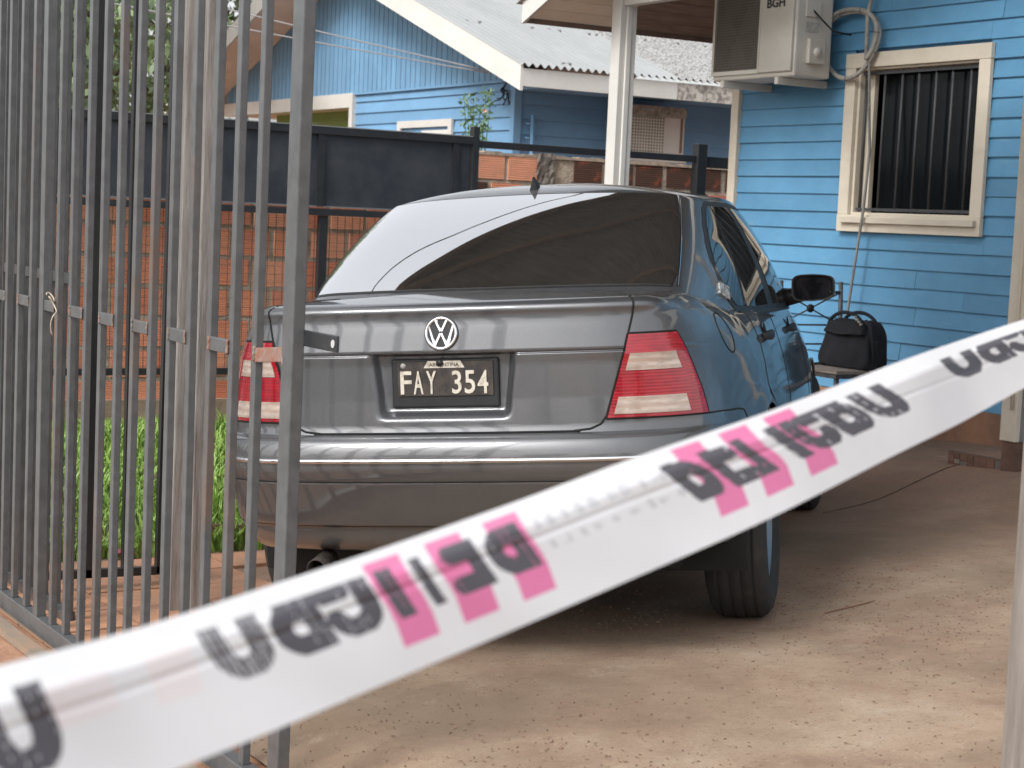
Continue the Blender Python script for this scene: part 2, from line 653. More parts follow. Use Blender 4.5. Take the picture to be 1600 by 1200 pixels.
def car_body():
    rows = np.array(sorted(set([.34, .345, .355, .37, .385, .40, .415, .425, .4275, .43, .435, .46, .48, .50, .52, .54, .55, .556, .56, .563, .566, .569, .572, .58, .59, .60, .61, .62, .632, .645, .655, .665, .675, .682, .688, .692, .696, .698, .70, .703, .708]
                               + [round(.715+.006*i, 4) for i in range(36)] + [.927, .9295, .932, .9345, .937]
                               + [.945, .955, .97, .985, 1.0, 1.012, 1.024, 1.035, 1.041, 1.046, 1.051, 1.056, 1.061, 1.066, 1.070, 1.074, 1.078, 1.082])))
    sc = np.concatenate([np.arange(0, .26, .0062), np.arange(.266, .70, .014), np.arange(.71, 1.10, .02), np.arange(1.12, 2.0, .02), np.arange(2.03, 3.3, .05), np.arange(3.33, 4.3, .025), np.linspace(4.32, SMAX, 20)])
    cols = np.concatenate([-sc[:0:-1], sc])
    S, Z = np.meshgrid(cols, rows)
    P = body(S, Z)
    # snap the arch edge and cut the openings
    R = len(rows)
    C = len(cols)
    flat = P.reshape(-1, 3)
    keep = np.ones((R-1, C-1), bool)
    for yc in (1.0, 3.51):
        d = np.hypot(flat[:, 1]-yc, flat[:, 2]-.335)
        ra = .362
        near = (np.abs(d-ra) < .016) & (np.abs(flat[:, 0]) > .6)
        k = ra/np.maximum(d, 1e-6)
        flat[near, 1] = yc+(flat[near, 1]-yc)*k[near]
        flat[near, 2] = .335+(flat[near, 2]-.335)*k[near]
        Q = flat.reshape(R, C, 3)
        cen = (Q[:-1, :-1]+Q[1:, :-1]+Q[:-1, 1:]+Q[1:, 1:])/4
        dd = np.hypot(cen[..., 1]-yc, cen[..., 2]-.335)
        keep &= ~((dd < ra-.002) & (np.abs(cen[..., 0]) > .6))
    mb = MB()
    mb.v = [tuple(p) for p in flat.tolist()]
    for i in range(R-1):
        for j in range(C-1):
            if keep[i, j]:
                a = i*C+j
                mb.f.append((a, a+1, a+C+1, a+C))
    # deck: from the top row to the spine
    T = np.concatenate([np.linspace(0, .25, 9)**1.0, np.linspace(.3, 1, 9)])
    Sd, Td = np.meshgrid(cols, T)
    D = deck(Sd, Td)
    top = (R-1)*C
    b = len(mb.v)
    mb.v += [tuple(p) for p in D[1:].reshape(-1, 3).tolist()]
    idx = [np.arange(top, top+C)]+[np.arange(b+k*C, b+(k+1)*C) for k in range(len(T)-1)]
    for k in range(len(T)-1):
        for j in range(C-1):
            mb.f.append((int(idx[k][j]), int(idx[k][j+1]), int(idx[k+1][j+1]), int(idx[k+1][j])))
    return cbuild('body', mb, M['paint'])


def roof_cap(u, s):
    e = green(u, np.ones_like(u))
    sy = np.clip(e[..., 1], 1.62, 2.25)
    sp = np.stack([np.zeros_like(sy), sy, np.full_like(sy, 1.456)], -1)
    P = e+(sp-e)*s[..., None]
    P[..., 2] = e[..., 2]+(1.456-e[..., 2])*(1-(1-s)**2.4)
    return P


def car_green():
    us = np.concatenate([np.arange(0, 16.001, .125)])
    us = np.concatenate([-us[:0:-1], us])
    ts = np.concatenate([[-.16, -.08], np.linspace(0, 1, 21)])
    U, T = np.meshgrid(us, ts)
    P = green(U, T)
    ss = np.array([.012, .03, .06, .1, .16, .25, .4, .6, .8, 1.0])
    U2, S2 = np.meshgrid(us, ss)
    Q = roof_cap(U2, S2)
    mb = MB().grid(np.concatenate([P, Q], 0))
    return cbuild('roof', mb, M['paint'])


def patch(fn, left, right, nc, off, thick=.004, sides=True):
    """skin patch between two edge polylines given in surface parameters, raised by off, with returns"""
    left, right = np.array(left, float), np.array(right, float)
    k = np.linspace(0, 1, nc)
    A = left[:, None, :]+(right-left)[:, None, :]*k[None, :, None]
    P = fn(A[..., 0], A[..., 1])
    n = normal(fn, A[..., 0], A[..., 1])
    mid = P[len(P)//2, nc//2]
    c0 = np.array([0, 2.0, .8])
    sgn = 1 if np.dot(n[len(P)//2, nc//2], mid-c0) > 0 else -1
    n = n*sgn
    F = P+n*off
    mb = MB().grid(F)
    if sides:
        Bk = P-n*thick
        R, C = F.shape[:2]
        ring = [(0, j) for j in range(C)]+[(i, C-1) for i in range(1, R)]+[(R-1, j) for j in range(C-2, -1, -1)]+[(i, 0) for i in range(R-2, 0, -1)]
        b = len(mb.v)
        for (i, j) in ring:
            mb.v.append(tuple(F[i, j]))
            mb.v.append(tuple(Bk[i, j]))
        m_ = len(ring)
        for q in range(m_):
            q2 = (q+1) % m_
            mb.f.append((b+2*q, b+2*q+1, b+2*q2+1, b+2*q2))
    return mb


def dens(pts, n):
    a = np.array(pts, float)
    L = np.concatenate([[0], np.cumsum(np.linalg.norm(np.diff(a, axis=0)*[1, 1], axis=1))])
    t = np.linspace(0, L[-1], n)
    return np.stack([np.interp(t, L, a[:, 0]), np.interp(t, L, a[:, 1])], -1)


def ribbon(fn, pts, width, off, mb=None, n=60, cap=None):
    """thin raised strip following a path on the skin"""
    a = dens(pts, n)
    P = fn(a[:, 0], a[:, 1])
    nn = normal(fn, a[:, 0], a[:, 1])
    c0 = np.array([0, 2.0, .7])
    sg = np.sign(np.sum(nn*(P-c0), -1, keepdims=True))
    nn = nn*sg
    d = np.gradient(P, axis=0)
    d /= np.linalg.norm(d, axis=-1, keepdims=True)+1e-9
    s = np.cross(d, nn)
    mb = mb or MB()
    mb.grid([P-s*width/2-nn*.001, P-s*width/2+nn*off, P+s*width/2+nn*off, P+s*width/2-nn*.001])
    return mb


def mir(pts):
    return [(-a, b) for a, b in pts]


body_o = car_body()
roof_o = car_green()
# rear window with its black edge and bright trim
for nm, e0, e1, t0, t1, off, mt in (('window_surround', -3.76, 3.76, .004, .992, .0015, M['blackplastic']), ('rear_window', -3.71, 3.71, .016, .972, .003, M['tint'])):
    tt = np.linspace(t0, t1, 24)
    L_ = [(e0+.22*(1-min(1, 8*min((t-t0), (t1-t))/(t1-t0))), t) for t in tt]
    R_ = [(-a, t) for a, t in L_]
    cbuild(nm, patch(green, L_, R_, 60, off), mt)
for sgn in (-1, 1):
    mbt = ribbon(green, [(sgn*3.79, .02), (sgn*3.79, .99)], .006, .004)
    cbuild('window_trim', mbt, M['chrome'] if sgn > 0 else M['blackplastic'])
# antenna
mb = MB()
mb.poly([(-.012, 1.39, 1.425), (.012, 1.39, 1.425), (.012, 1.50, 1.437), (-.012, 1.50, 1.437)], (0, 0, .012))
mb.add([(-.016, 1.38, 1.42), (.016, 1.38, 1.42), (.012, 1.48, 1.432), (-.012, 1.48, 1.432), (0, 1.375, 1.475), (0, 1.40, 1.478)],
       [(0, 1, 4), (1, 2, 5, 4), (2, 3, 5), (3, 0, 4, 5)])
cbuild('antenna', mb, M['blackplastic'], smooth=False)

# side windows
for sgn in (1, -1):
    tt = np.linspace(.0, .955, 26)
    rear = [(sgn*np.interp(t, [0, .12, .33, .5, .7, .88, .955], [6.75, 6.0, 5.35, 5.15, 5.25, 5.75, 6.5]), t) for t in tt]
    front = [(sgn*np.interp(t, [0, .85, .955], [12.35, 12.2, 11.9]), t) for t in tt]
    cbuild('window_frame', patch(green, rear, front, 60, .002), M['blackplastic'])
    tt = np.linspace(.05, .90, 22)
    def edge(tab): return [(sgn*np.interp(t, [a for a, b in tab], [b for a, b in tab]), t) for t in tt]
    q0 = edge([(.05, 6.75), (.15, 6.15), (.33, 5.62), (.5, 5.45), (.7, 5.55), (.84, 6.0), (.90, 6.5)])
    q1 = edge([(.05, 7.15), (.90, 6.75)])
    q2 = edge([(.05, 7.32), (.90, 6.92)])
    q3 = edge([(.05, 9.05), (.90, 8.75)])
    q4 = edge([(.05, 9.75), (.90, 9.25)])
    q5 = edge([(.05, 12.0), (.78, 11.95), (.90, 11.6)])
    for a, b in ((q0, q1), (q2, q3), (q4, q5)):
        cbuild('side_window', patch(green, a, b, 24, .0045), M['sideglass'])
    wt = ribbon(green, [(sgn*6.9, -.005), (sgn*12.4, -.005)], .014, .006)
    cbuild('window_sill_trim', wt, M['blackplastic'])

# tail lights
for sgn in (1, -1):
    zz = np.linspace(.738, .974, 20)
    inner = [(sgn*np.interp(z, [.738, .975], [.482, .560]), z) for z in zz]
    outer = [(sgn*np.interp(z, [.738, .80, .88, .94, .974], [.856, .842, .812, .785, .765]), z) for z in zz]
    tl = thing_part = cbuild('tail_light', patch(body, inner, outer, 22, .004, .02), M['redlens'])
    for (za, zb, ia, oa) in ((.748, .797, .018, .075), (.872, .922, .018, .055)):
        zz2 = np.linspace(za, zb, 7)
        a = [(sgn*(np.interp(z, [.738, .975], [.482, .560])+ia), z) for z in zz2]
        b = [(sgn*(np.interp(z, [.738, .80, .88, .94, .974], [.856, .842, .812, .785, .765])-oa), z) for z in zz2]
        cbuild('clear_band', patch(body, a, b, 14, .0062, .004), M['clearlens'], parent=tl)
    edgep = [(sgn*.478, .735), (sgn*.861, .735), (sgn*.847, .80), (sgn*.817, .88), (sgn*.790, .94), (sgn*.769, .978), (sgn*.557, .978), (sgn*.478, .735)]
    cbuild('lamp_seal', ribbon(body, edgep, .005, .0025, n=120), M['gap'], parent=tl)

# panel gaps
sg = MB()
for sgn in (1, -1):
    ribbon(body, [(sgn*.586, 1.078), (sgn*.580, 1.03), (sgn*.558, .975), (sgn*.480, .745), (sgn*.462, .722), (sgn*.43, .709), (sgn*.38, .704)], .006, .0012, sg, 80)
    ribbon(deck, [(sgn*.586, .0), (sgn*.70, .12), (sgn*.83, .20), (sgn*.95, .27)], .006, .0015, sg, 50)
ribbon(body, [(-.40, .703), (.40, .703)], .006, .0016, sg, 60)
cbuild('boot_lid_gap', sg, M['gap'])
for sgn in (1, -1):
    cbuild('bumper_gap', ribbon(body, [(sgn*.865, .735), (sgn*1.16, .735), (sgn*1.22, .70)], .005, .0012, None, 40), M['gap'])
    cbuild('door_gap', ribbon(body, [(sgn*1.80, 1.075), (sgn*1.78, .95), (sgn*1.70, .82), (sgn*1.96, .70), (sgn*2.0, .42)], .006, .0012, None, 80), M['gap'])
    cbuild('door_gap', ribbon(body, [(sgn*2.46, 1.075), (sgn*2.44, .80), (sgn*2.45, .42)], .006, .0012, None, 60), M['gap'])
    cbuild('door_gap', ribbon(body, [(sgn*3.52, 1.06), (sgn*3.56, .80), (sgn*3.52, .42)], .006, .0012, None, 60), M['gap'])
    cbuild('door_gap', ribbon(body, [(sgn*1.99, .42), (sgn*3.52, .42)], .006, .0012, None, 60), M['gap'])
# bumper trim: bright strip and the two grooves
cbuild('bumper_strip', ribbon(body, [(-1.55, .628), (1.55, .628)], .011, .006, n=160), M['chrome'])
cbuild('bumper_groove', ribbon(body, [(-1.5, .565), (1.5, .565)], .004, .0010, n=160), M['gap'])
cbuild('bumper_lower_line', ribbon(body, [(-1.3, .4275), (1.3, .4275)], .004, .0010, n=160), M['gap'])
for sgn in (1, -1):
    cbuild('door_moulding', ribbon(body, [(sgn*1.96, .66), (sgn*3.5, .66)], .035, .010, n=70), M['paint'])
# fuel flap
fl = MB()
ring_ = [(1.165+.075*math.cos(a), .960+.058*math.sin(a)*(1+.0*math.cos(a))) for a in np.linspace(0, 2*math.pi, 49)]
cbuild('fuel_flap', ribbon(body, ring_, .005, .0015, n=96), M['gap'])
# stickers on the rear door edge
zz = np.linspace(.10, .20, 5)
cbuild('sticker', patch(green, [(5.75+.0*k, z) for k, z in enumerate(zz)], [(6.35, z-.02) for z in zz], 6, .006, .001), simple('sticker_white', (.45, .46, .46), .5, col2=(.12, .12, .12), vscale=70, lo=.5, hi=.55))

# door handles
for sgn in (1, -1):
    for s0 in (2.02, 3.12):
        c = body(np.float64(sgn*s0), np.float64(.985))
        hb = MB()
        for k, (dy, hw, out) in enumerate([(-.11, .010, .004), (-.09, .016, .018), (-.02, .017, .026), (.05, .016, .026), (.09, .016, .018), (.11, .010, .004)]):
            pass
        ys_ = [-.11, -.095, -.05, 0, .05, .095, .11]
        ou = [.002, .018, .028, .031, .028, .018, .002]
        hh = [.008, .014, .016, .017, .016, .014, .008]
        rows_ = []
        for y_, o_, h_ in zip(ys_, ou, hh):
            rows_.append([(c[0]+sgn*(o_-.006), c[1]+y_, c[2]-h_), (c[0]+sgn*o_, c[1]+y_, c[2]-h_*.6), (c[0]+sgn*o_, c[1]+y_, c[2]+h_*.6), (c[0]+sgn*(o_-.008), c[1]+y_, c[2]+h_)])
        hb.grid(rows_)
        h_o = cbuild('door_handle', hb, M['blackplastic'])
        cup = MB().lathe([(0, .045), (.003, .040), (.004, .0)], (c[0]-sgn*.001, c[1]-.01, c[2]), (sgn, 0, .15), 20)
        cbuild('handle_cup', cup, M['gap'], parent=h_o)

# door mirrors
for sgn in (1, -1):
    cx, cy, cz = sgn*.885, 2.74, 1.035
    mb = MB()
    def ring(y, k, n=28, cx=cx, cz=cz, sgn=sgn):
        out = []
        for i in range(n):
            a = 2*math.pi*i/n
            c_, s_ = math.cos(a), math.sin(a)
            ex, ez = abs(c_)**.45*math.copysign(1, c_), abs(s_)**.45*math.copysign(1, s_)
            hz = .055*(1-.12*(ex*sgn > 0)*abs(ex))
            out.append((cx+sgn*(1-k)*-.02+.088*k*ex, y, cz+hz*k*ez))
        return out
    P = [ring(cy-.010, .90), ring(cy-.012, 1.0), ring(cy+.01, 1.03), ring(cy+.05, 1.0), ring(cy+.09, .85), ring(cy+.115, .55), ring(cy+.12, .1)]
    mb.grid(P, close=True)
    mo = cbuild('door_mirror', mb, M['paint'])
    g = MB()
    g.add(ring(cy-.004, .97), [tuple(range(28))])
    cbuild('mirror_surround', MB().grid([ring(cy-.016, .995), ring(cy-.016, .90), ring(cy-.004, .88)], close=True), M['blackplastic'], parent=mo)
    cbuild('mirror_glass', g, M['mirrordark'], parent=mo, smooth=False)
    st = MB().tube([(sgn*.74, cy+.06, cz-.04), (sgn*.80, cy+.05, cz-.035), (sgn*.86, cy+.05, cz-.02)], [.045, .035, .032], 10)
    cbuild('mirror_foot', st, M['blackplastic'], parent=mo)

# badge: ring, V and W of chrome bars on a dark disc
def badge(c, R, nrm):
    c, nrm = Vector(c), Vector(nrm).normalized()
    ux = Vector((1, 0, 0))
    uy = nrm.cross(ux).normalized()
    if uy.z < 0:
        uy = -uy
    def P(x, y, h): return c+ux*x*R+uy*y*R+nrm*h
    mb = MB()
    n = 48
    mb.add([P(math.cos(2*math.pi*k/n)*1.03, math.sin(2*math.pi*k/n)*1.03, .003) for k in range(n)]+[P(math.cos(2*math.pi*k/n)*1.06, math.sin(2*math.pi*k/n)*1.06, -.012) for k in range(n)],
           [tuple(range(n))]+[(k, (k+1) % n, (k+1) % n+n, k+n) for k in range(n)])
    bo = cbuild('badge', mb, M['blackplastic'], smooth=False)
    rg = MB()
    prof = [(.80, .003), (.83, .007), (.91, .009), (.98, .007), (1.0, .003)]
    rg.grid([[P(math.cos(2*math.pi*k/n)*r_, math.sin(2*math.pi*k/n)*r_, h_) for k in range(n)] for r_, h_ in prof], close=True)
    cbuild('emblem_ring', rg, M['chrome'], parent=bo)
    def stroke(mbx, p, q, wd):
        p, q = np.array(p), np.array(q)
        d = (q-p)/np.linalg.norm(q-p)
        s_ = np.array([-d[1], d[0]])*wd/2
        pts = [p-s_, q-s_, q+s_, p+s_]
        inn = [p-s_*.5, q-s_*.5, q+s_*.5, p+s_*.5]
        mbx.add([P(*a, .003) for a in pts]+[P(*a, .0075) for a in inn], [(4, 5, 6, 7), (0, 1, 5, 4), (1, 2, 6, 5), (2, 3, 7, 6), (3, 0, 4, 7)])
    e1 = MB()
    stroke(e1, (-.36, .82), (-.03, .12), .21)
    stroke(e1, (.36, .82), (.03, .12), .21)
    cbuild('emblem_letter', e1, M['chrome'], parent=bo, smooth=False)
    e2 = MB()
    stroke(e2, (-.76, .48), (-.36, -.74), .21)
    stroke(e2, (-.36, -.74), (-.03, .0), .21)
    stroke(e2, (.36, -.74), (.03, .0), .21)
    stroke(e2, (.76, .48), (.36, -.74), .21)
    cbuild('emblem_letter', e2, M['chrome'], parent=bo, smooth=False)


pb = body(np.float64(0.0), np.float64(.992))
badge((pb[0], pb[1]-.002, pb[2]), .048, (0, -1, .16))


# text helper: glyph outlines of the built-in font as a mesh
def text_mesh(txt, size, extrude, offset=0.0, spacing=1.0):
    cu_ = bpy.data.curves.new('txt', 'FONT')
    cu_.body = txt
    cu_.size = size
    cu_.extrude = extrude
    cu_.offset = offset
    cu_.space_character = spacing
    cu_.resolution_u = 3
    to = bpy.data.objects.new('txt', cu_)
    COL.objects.link(to)
    dg = bpy.context.evaluated_depsgraph_get()
    ev = to.evaluated_get(dg)
    me = ev.to_mesh()
    vs_ = [v.co.copy() for v in me.vertices]
    fs_ = [tuple(p.vertices) for p in me.polygons]
    ev.to_mesh_clear()
    bpy.data.objects.remove(to)
    bpy.data.curves.remove(cu_)
    return vs_, fs_


def text_part(txt, height, width, origin, ux, uy, nz, depth, mat, parent, name='lettering', offset=0.0, local=True):
    """text scaled into a width x height box whose lower left corner is origin"""
    vs_, fs_ = text_mesh(txt, 1.0, .01, offset)
    xs = [v.x for v in vs_]
    ys = [v.y for v in vs_]
    x0, x1, y0, y1 = min(xs), max(xs), min(ys), max(ys)
    ux, uy, nz, origin = Vector(ux), Vector(uy), Vector(nz), Vector(origin)
    mb = MB()
    mb.add([origin+ux*((v.x-x0)/(x1-x0)*width)+uy*((v.y-y0)/(y1-y0)*height)+nz*(depth if v.z > 0 else 0) for v in vs_], fs_)
    return build(name, mb, mat, parent, local=local)


# number plate
PYC = .100
plate = cbuild('number_plate', MB().box((-.158, PYC-.006, .768), (.158, PYC+.010, .908)), M['plategrey'], smooth=False, bevel=.006)
pl = cbuild('plate_face', MB().box((-.138, PYC-.010, .803), (.142, PYC-.004, .900)), M['plateblack'], parent=plate, smooth=False)
for txt, x0, x1 in (('F', -.130, -.097), ('A', -.091, -.063), ('Y', -.053, -.024), ('3', .022, .050), ('5', .059, .090), ('4', .097, .128)):
    text_part(txt, .066, x1-x0, (x0, PYC-.010, .808), (1, 0, 0), (0, 0, 1), (0, -1, 0), .003, M['platewhite'], plate, 'plate_character', offset=.012)
mb = MB().poly([(-.060, PYC-.0105, .882), (.060, PYC-.0105, .882), (.048, PYC-.0105, .902), (-.048, PYC-.0105, .902)], (0, -.001, 0))
cbuild('country_band', mb, M['platewhite'], parent=plate, smooth=False)
text_part('ARGENTINA', .011, .088, (-.044, PYC-.0117, .886), (1, 0, 0), (0, 0, 1), (0, -1, 0), .0006, M['plateblack'], plate, 'country_name', offset=.01)
mb = MB().lathe([(.0, .010), (.004, .010), (.005, .0)], (-.012, PYC-.0125, .897), (0, -1, 0), 14)
cbuild('plate_screw', mb, M['blackplastic'], parent=plate)
crest = MB().lathe([(.0, .008), (.001, .008), (.0015, .0)], (-.121, PYC-.010, .889), (0, -1, 0), 14)
cbuild('plate_crest', crest, simple('crest_grey', (.35, .34, .32), .6), parent=plate)

# wheels
def wheel(x, y, sgn):
    c = (x, y, .3165)
    mb = MB()
    hw = .0975
    prof = [(-hw+.02, .205), (-hw, .235), (-hw-.004, .262), (-hw+.004, .288), (-hw+.018, .306), (-hw+.03, .3125)]
    grooves = [-.055, -.018, .018, .055]
    for g_ in grooves:
        prof += [(g_-.004, .3165), (g_-.003, .3135), (g_+.003, .3135), (g_+.004, .3165)]
    prof += [(hw-.03, .3125), (hw-.018, .306), (hw-.004, .288), (hw+.004, .262), (hw, .235), (hw-.02, .205)]
    mb.lathe(prof, c, (sgn, 0, 0), 72)
    wo = cbuild('wheel', mb, M['rubber'])
    rm = MB().lathe([(-.08, .205), (.055, .200), (.078, .206), (.080, .196), (.055, .185), (.045, .06), (.052, .04), (.055, .0)], c, (sgn, 0, 0), 40)
    cbuild('rim', rm, M['alloy'], parent=wo)
    sp = MB()
    for k in range(10):
        a = 2*math.pi*k/10
        p = Vector(c)+Vector((sgn*.052, 0, 0))
        d_ = Vector((0, math.cos(a), math.sin(a)))
        sp.bar(p+d_*.05, p+d_*.19, .03, .03, (sgn, 0, 0))
    cbuild('spokes', sp, M['alloy'], parent=wo, smooth=False, bevel=.004)


for x, y in ((.742, 1.0), (-.712, 1.0), (.752, 3.51), (-.752, 3.51)):
    wheel(x, y, 1 if x > 0 else -1)
# underbody, wheel housings, exhaust
mb = MB()
mb.box((-.50, .34, .33), (.50, .66, .42))
mb.box((-.60, .50, .24), (.60, 4.1, .34))
mb.tube([(-.70, 1.0, .33), (.70, 1.0, .33)], .04, 8)
mb.tube([(.45, 1.0, .33), (.50, .82, .55)], .05, 10)
mb.tube([(-.45, 1.0, .33), (-.50, .82, .55)], .05, 10)
cbuild('underbody', mb, M['under'], smooth=False)
for yc in (1.0, 3.51):
    for sgn in (1, -1):
        a = np.linspace(-.35, math.pi+.35, 26)
        P = []
        for xx in (.45, .79 if sgn > 0 else .765):
            P.append([(sgn*xx, yc+.372*math.cos(t), .335+.372*math.sin(t)) for t in a])
        mb = MB().grid(P)
        mb.add([(sgn*.45, yc+.372*math.cos(t), .335+.372*math.sin(t)) for t in a], [tuple(range(len(a)))])
        cbuild('wheel_housing', mb, M['under'])
        lip = MB().tube([(sgn*float(np.interp(t, [0, math.pi], [.828, .815]) if yc < 2 else .822), yc+.362*math.cos(t), .335+.362*math.sin(t)) for t in np.linspace(.02, math.pi-.02, 30)], .007, 6)
        cbuild('arch_lip', lip, M['paint'])
ex = MB().lathe([(0, .026), (.10, .026), (.10, .030), (-.02, .030), (-.02, .026), (0.0, .024)], (-.40, .17, .315), (0, -1, -.1), 20)
cbuild('exhaust_tip', ex, simple('exhaust_steel', (.06, .05, .045), .6, .5, var=.4, vscale=40))
mb = MB().tube([(-.40, .30, .32), (-.40, .62, .33)], .075, 14)
cbuild('muffler', mb, M['under'])
# ------------------------------------------------------------------ ground
def sstep(a, b, t):
    t = np.clip((t-a)/(b-a), 0, 1)
    return t*t*(3-2*t)


def G(x, y):
    """height of the ground: the drive falls towards the lawn on its left"""
    x = np.asarray(x, float)
    y = np.asarray(y, float)
    dx, dy = x-CO.x, y-CO.y
    rt = dx*math.cos(CYAW)-dy*math.sin(CYAW)
    fw = dx*math.sin(CYAW)+dy*math.cos(CYAW)
    sl_ = math.tan(CROLL)
    lo = -1.05
    r1 = np.where(rt < lo, lo-.35*(1-np.exp(-(lo-rt)/.35)), rt)
    hi = 2.3
    r1 = np.where(rt > hi, hi+.5*(1-np.exp(-(rt-hi)/.5)), r1)
    z = r1*sl_+np.clip(fw, -3, 6)*math.tan(CPIT)
    z = z+.10*sstep(5.6, 6.5, x)*(1-sstep(9.5, 12, y))
    # the pavement outside and everything far away lies flat
    far = np.maximum(sstep(9, 30, np.abs(x-3)), sstep(11.2, 22, np.abs(y-4)))
    z = z*(1-far)+(-.12)*far
    out = 1-sstep(1.62, 2.05, x)
    z = z*(1-out)+np.minimum(z, -.088)*out
    return z-.004*0


def g(x, y):
    return float(G(x, y))


def sheet(xs, ys, dz):
    X, Y = np.meshgrid(xs, ys)
    return MB().grid(np.stack([X, Y, G(X, Y)+dz], -1))


def earth_mat():
    m, t, p = nodes('red_earth')
    r = ramp(t, [(.3, (.20, .095, .055)), (.55, (.33, .18, .11)), (.75, (.42, .27, .18))])
    t.links.new(noise(t, 1.4, 10, .7), r.inputs[0])
    t.links.new(r.outputs[0], p.inputs['Base Color'])
    p.inputs['Roughness'].default_value = .95
    bump(t, p, noise(t, 30, 8, .7), .5, .02)
    return m


def concrete_mat():
    m, t, p = nodes('stained_concrete')
    r = ramp(t, [(.30, (.15, .095, .062)), (.44, (.225, .16, .112)), (.58, (.31, .24, .17)), (.75, (.39, .325, .25))])
    t.links.new(noise(t, 1.7, 14, .76, dist=.15), r.inputs[0])
    # red soil carried in along the lawn and by the house
    tc = t.nodes.new('ShaderNodeTexCoord')
    sx = t.nodes.new('ShaderNodeSeparateXYZ')
    t.links.new(tc.outputs['Object'], sx.inputs[0])
    mr = N(t, 'ShaderNodeMapRange')
    mr.inputs['From Min'].default_value = 4.3
    mr.inputs['From Max'].default_value = 6.6
    t.links.new(sx.outputs['Y'], mr.inputs['Value'])
    sn = ramp(t, [(.32, (0, 0, 0)), (.66, (1, 1, 1))])
    t.links.new(noise(t, 2.6, 9, .72), sn.inputs[0])
    f1 = N(t, 'ShaderNodeMath', operation='MULTIPLY_ADD')
    f1.inputs[1].default_value = .62
    t.links.new(mr.outputs[0], f1.inputs[0])
    sc_ = N(t, 'ShaderNodeMath', operation='MULTIPLY')
    sc_.inputs[1].default_value = .28
    t.links.new(sn.outputs[0], sc_.inputs[0])
    t.links.new(sc_.outputs[0], f1.inputs[2])
    f1.use_clamp = True
    c1 = mixc(t, f1.outputs[0], r.outputs[0], (.33, .185, .125))
    # fine dark flecks ground into the surface
    sp = ramp(t, [(.60, (0, 0, 0)), (.68, (1, 1, 1))])
    t.links.new(noise(t, 42, 4, .6, mapping=(1, 1.0, 1)), sp.inputs[0])
    sp2 = N(t, 'ShaderNodeMath', operation='MULTIPLY')
    sp2.inputs[1].default_value = .55
    t.links.new(sp.outputs[0], sp2.inputs[0])
    c2 = mixc(t, sp2.outputs[0], c1, (.14, .085, .055))
    f2 = ramp(t, [(.56, (0, 0, 0)), (.66, (1, 1, 1))])
    t.links.new(noise(t, 130, 3, .6), f2.inputs[0])
    f3 = N(t, 'ShaderNodeMath', operation='MULTIPLY')
    f3.inputs[1].default_value = .5
    t.links.new(f2.outputs[0], f3.inputs[0])
    c2 = mixc(t, f3.outputs[0], c2, (.17, .10, .062))
    f4 = ramp(t, [(.60, (0, 0, 0)), (.72, (1, 1, 1))])
    t.links.new(noise(t, 75, 4, .7), f4.inputs[0])
    f5 = N(t, 'ShaderNodeMath', operation='MULTIPLY')
    f5.inputs[1].default_value = .45
    t.links.new(f4.outputs[0], f5.inputs[0])
    c2 = mixc(t, f5.outputs[0], c2, (.50, .43, .33))
    # long scuffs and tyre dirt
    st = ramp(t, [(.52, (0, 0, 0)), (.72, (1, 1, 1))])
    t.links.new(noise(t, 3.5, 8, .7, mapping=(1.0, .35, 1)), st.inputs[0])
    s3 = N(t, 'ShaderNodeMath', operation='MULTIPLY')
    s3.inputs[1].default_value = .60
    t.links.new(st.outputs[0], s3.inputs[0])
    c3 = mixc(t, s3.outputs[0], c2, (.25, .165, .115))
    # broad damp and oil stains
    bs = ramp(t, [(.47, (0, 0, 0)), (.62, (1, 1, 1))])
    t.links.new(noise(t, .75, 6, .62, dist=.3), bs.inputs[0])
    b2 = N(t, 'ShaderNodeMath', operation='MULTIPLY')
    b2.inputs[1].default_value = .72
    t.links.new(bs.outputs[0], b2.inputs[0])
    c4 = mixc(t, b2.outputs[0], c3, (.165, .115, .076))
    # pale scuffed cement showing through
    ps = ramp(t, [(.60, (0, 0, 0)), (.72, (1, 1, 1))])
    t.links.new(noise(t, 2.3, 10, .8), ps.inputs[0])
    p2 = N(t, 'ShaderNodeMath', operation='MULTIPLY')
    p2.inputs[1].default_value = .5
    t.links.new(ps.outputs[0], p2.inputs[0])
    c5 = mixc(t, p2.outputs[0], c4, (.43, .38, .29))
    t.links.new(c5, p.inputs['Base Color'])
    p.inputs['Roughness'].default_value = .88
    bump(t, p, noise(t, 60, 10, .75), .35, .012)
    return m


M['earth'] = earth_mat()
M['concrete'] = concrete_mat()
near = np.arange(-2, 14.01, .25)
farp = np.array([14.8, 16, 18, 21, 26, 34, 50, 80, 140, 220])
gx = np.concatenate([-(farp-12)[::-1]-2, near, farp])
ground = struct(build('ground', sheet(gx, gx+1, -.020), M['earth'], smooth=True))
drive = struct(build('driveway', sheet(np.arange(1.72, 7.33, .08), np.linspace(.2, 7.06, 87), 0.0), M['concrete'], smooth=True))
road = struct(build('road', sheet(np.array([-120, -60, -30, -15, -8, -5, -3.0]), np.arange(-60, 61, 4.0), -.012), simple('asphalt', (.085, .083, .082), .9, col2=(.12, .115, .11), vscale=3, bmp=.4, bscale=60), smooth=True))
pave = struct(build('pavement', sheet(np.array([-2.98, -2, -1, 0, .5, 1.05]), np.arange(-30, 31, 1.0), -.008), simple('pavement_concrete', (.33, .30, .27), .9, col2=(.25, .21, .18), vscale=2, bmp=.4, bscale=50), smooth=True))
strip = struct(build('driveway_far_strip', sheet(np.arange(5.35, 7.33, .1), np.linspace(7.061, 9.7, 27), 0.0), M['concrete'], smooth=True))
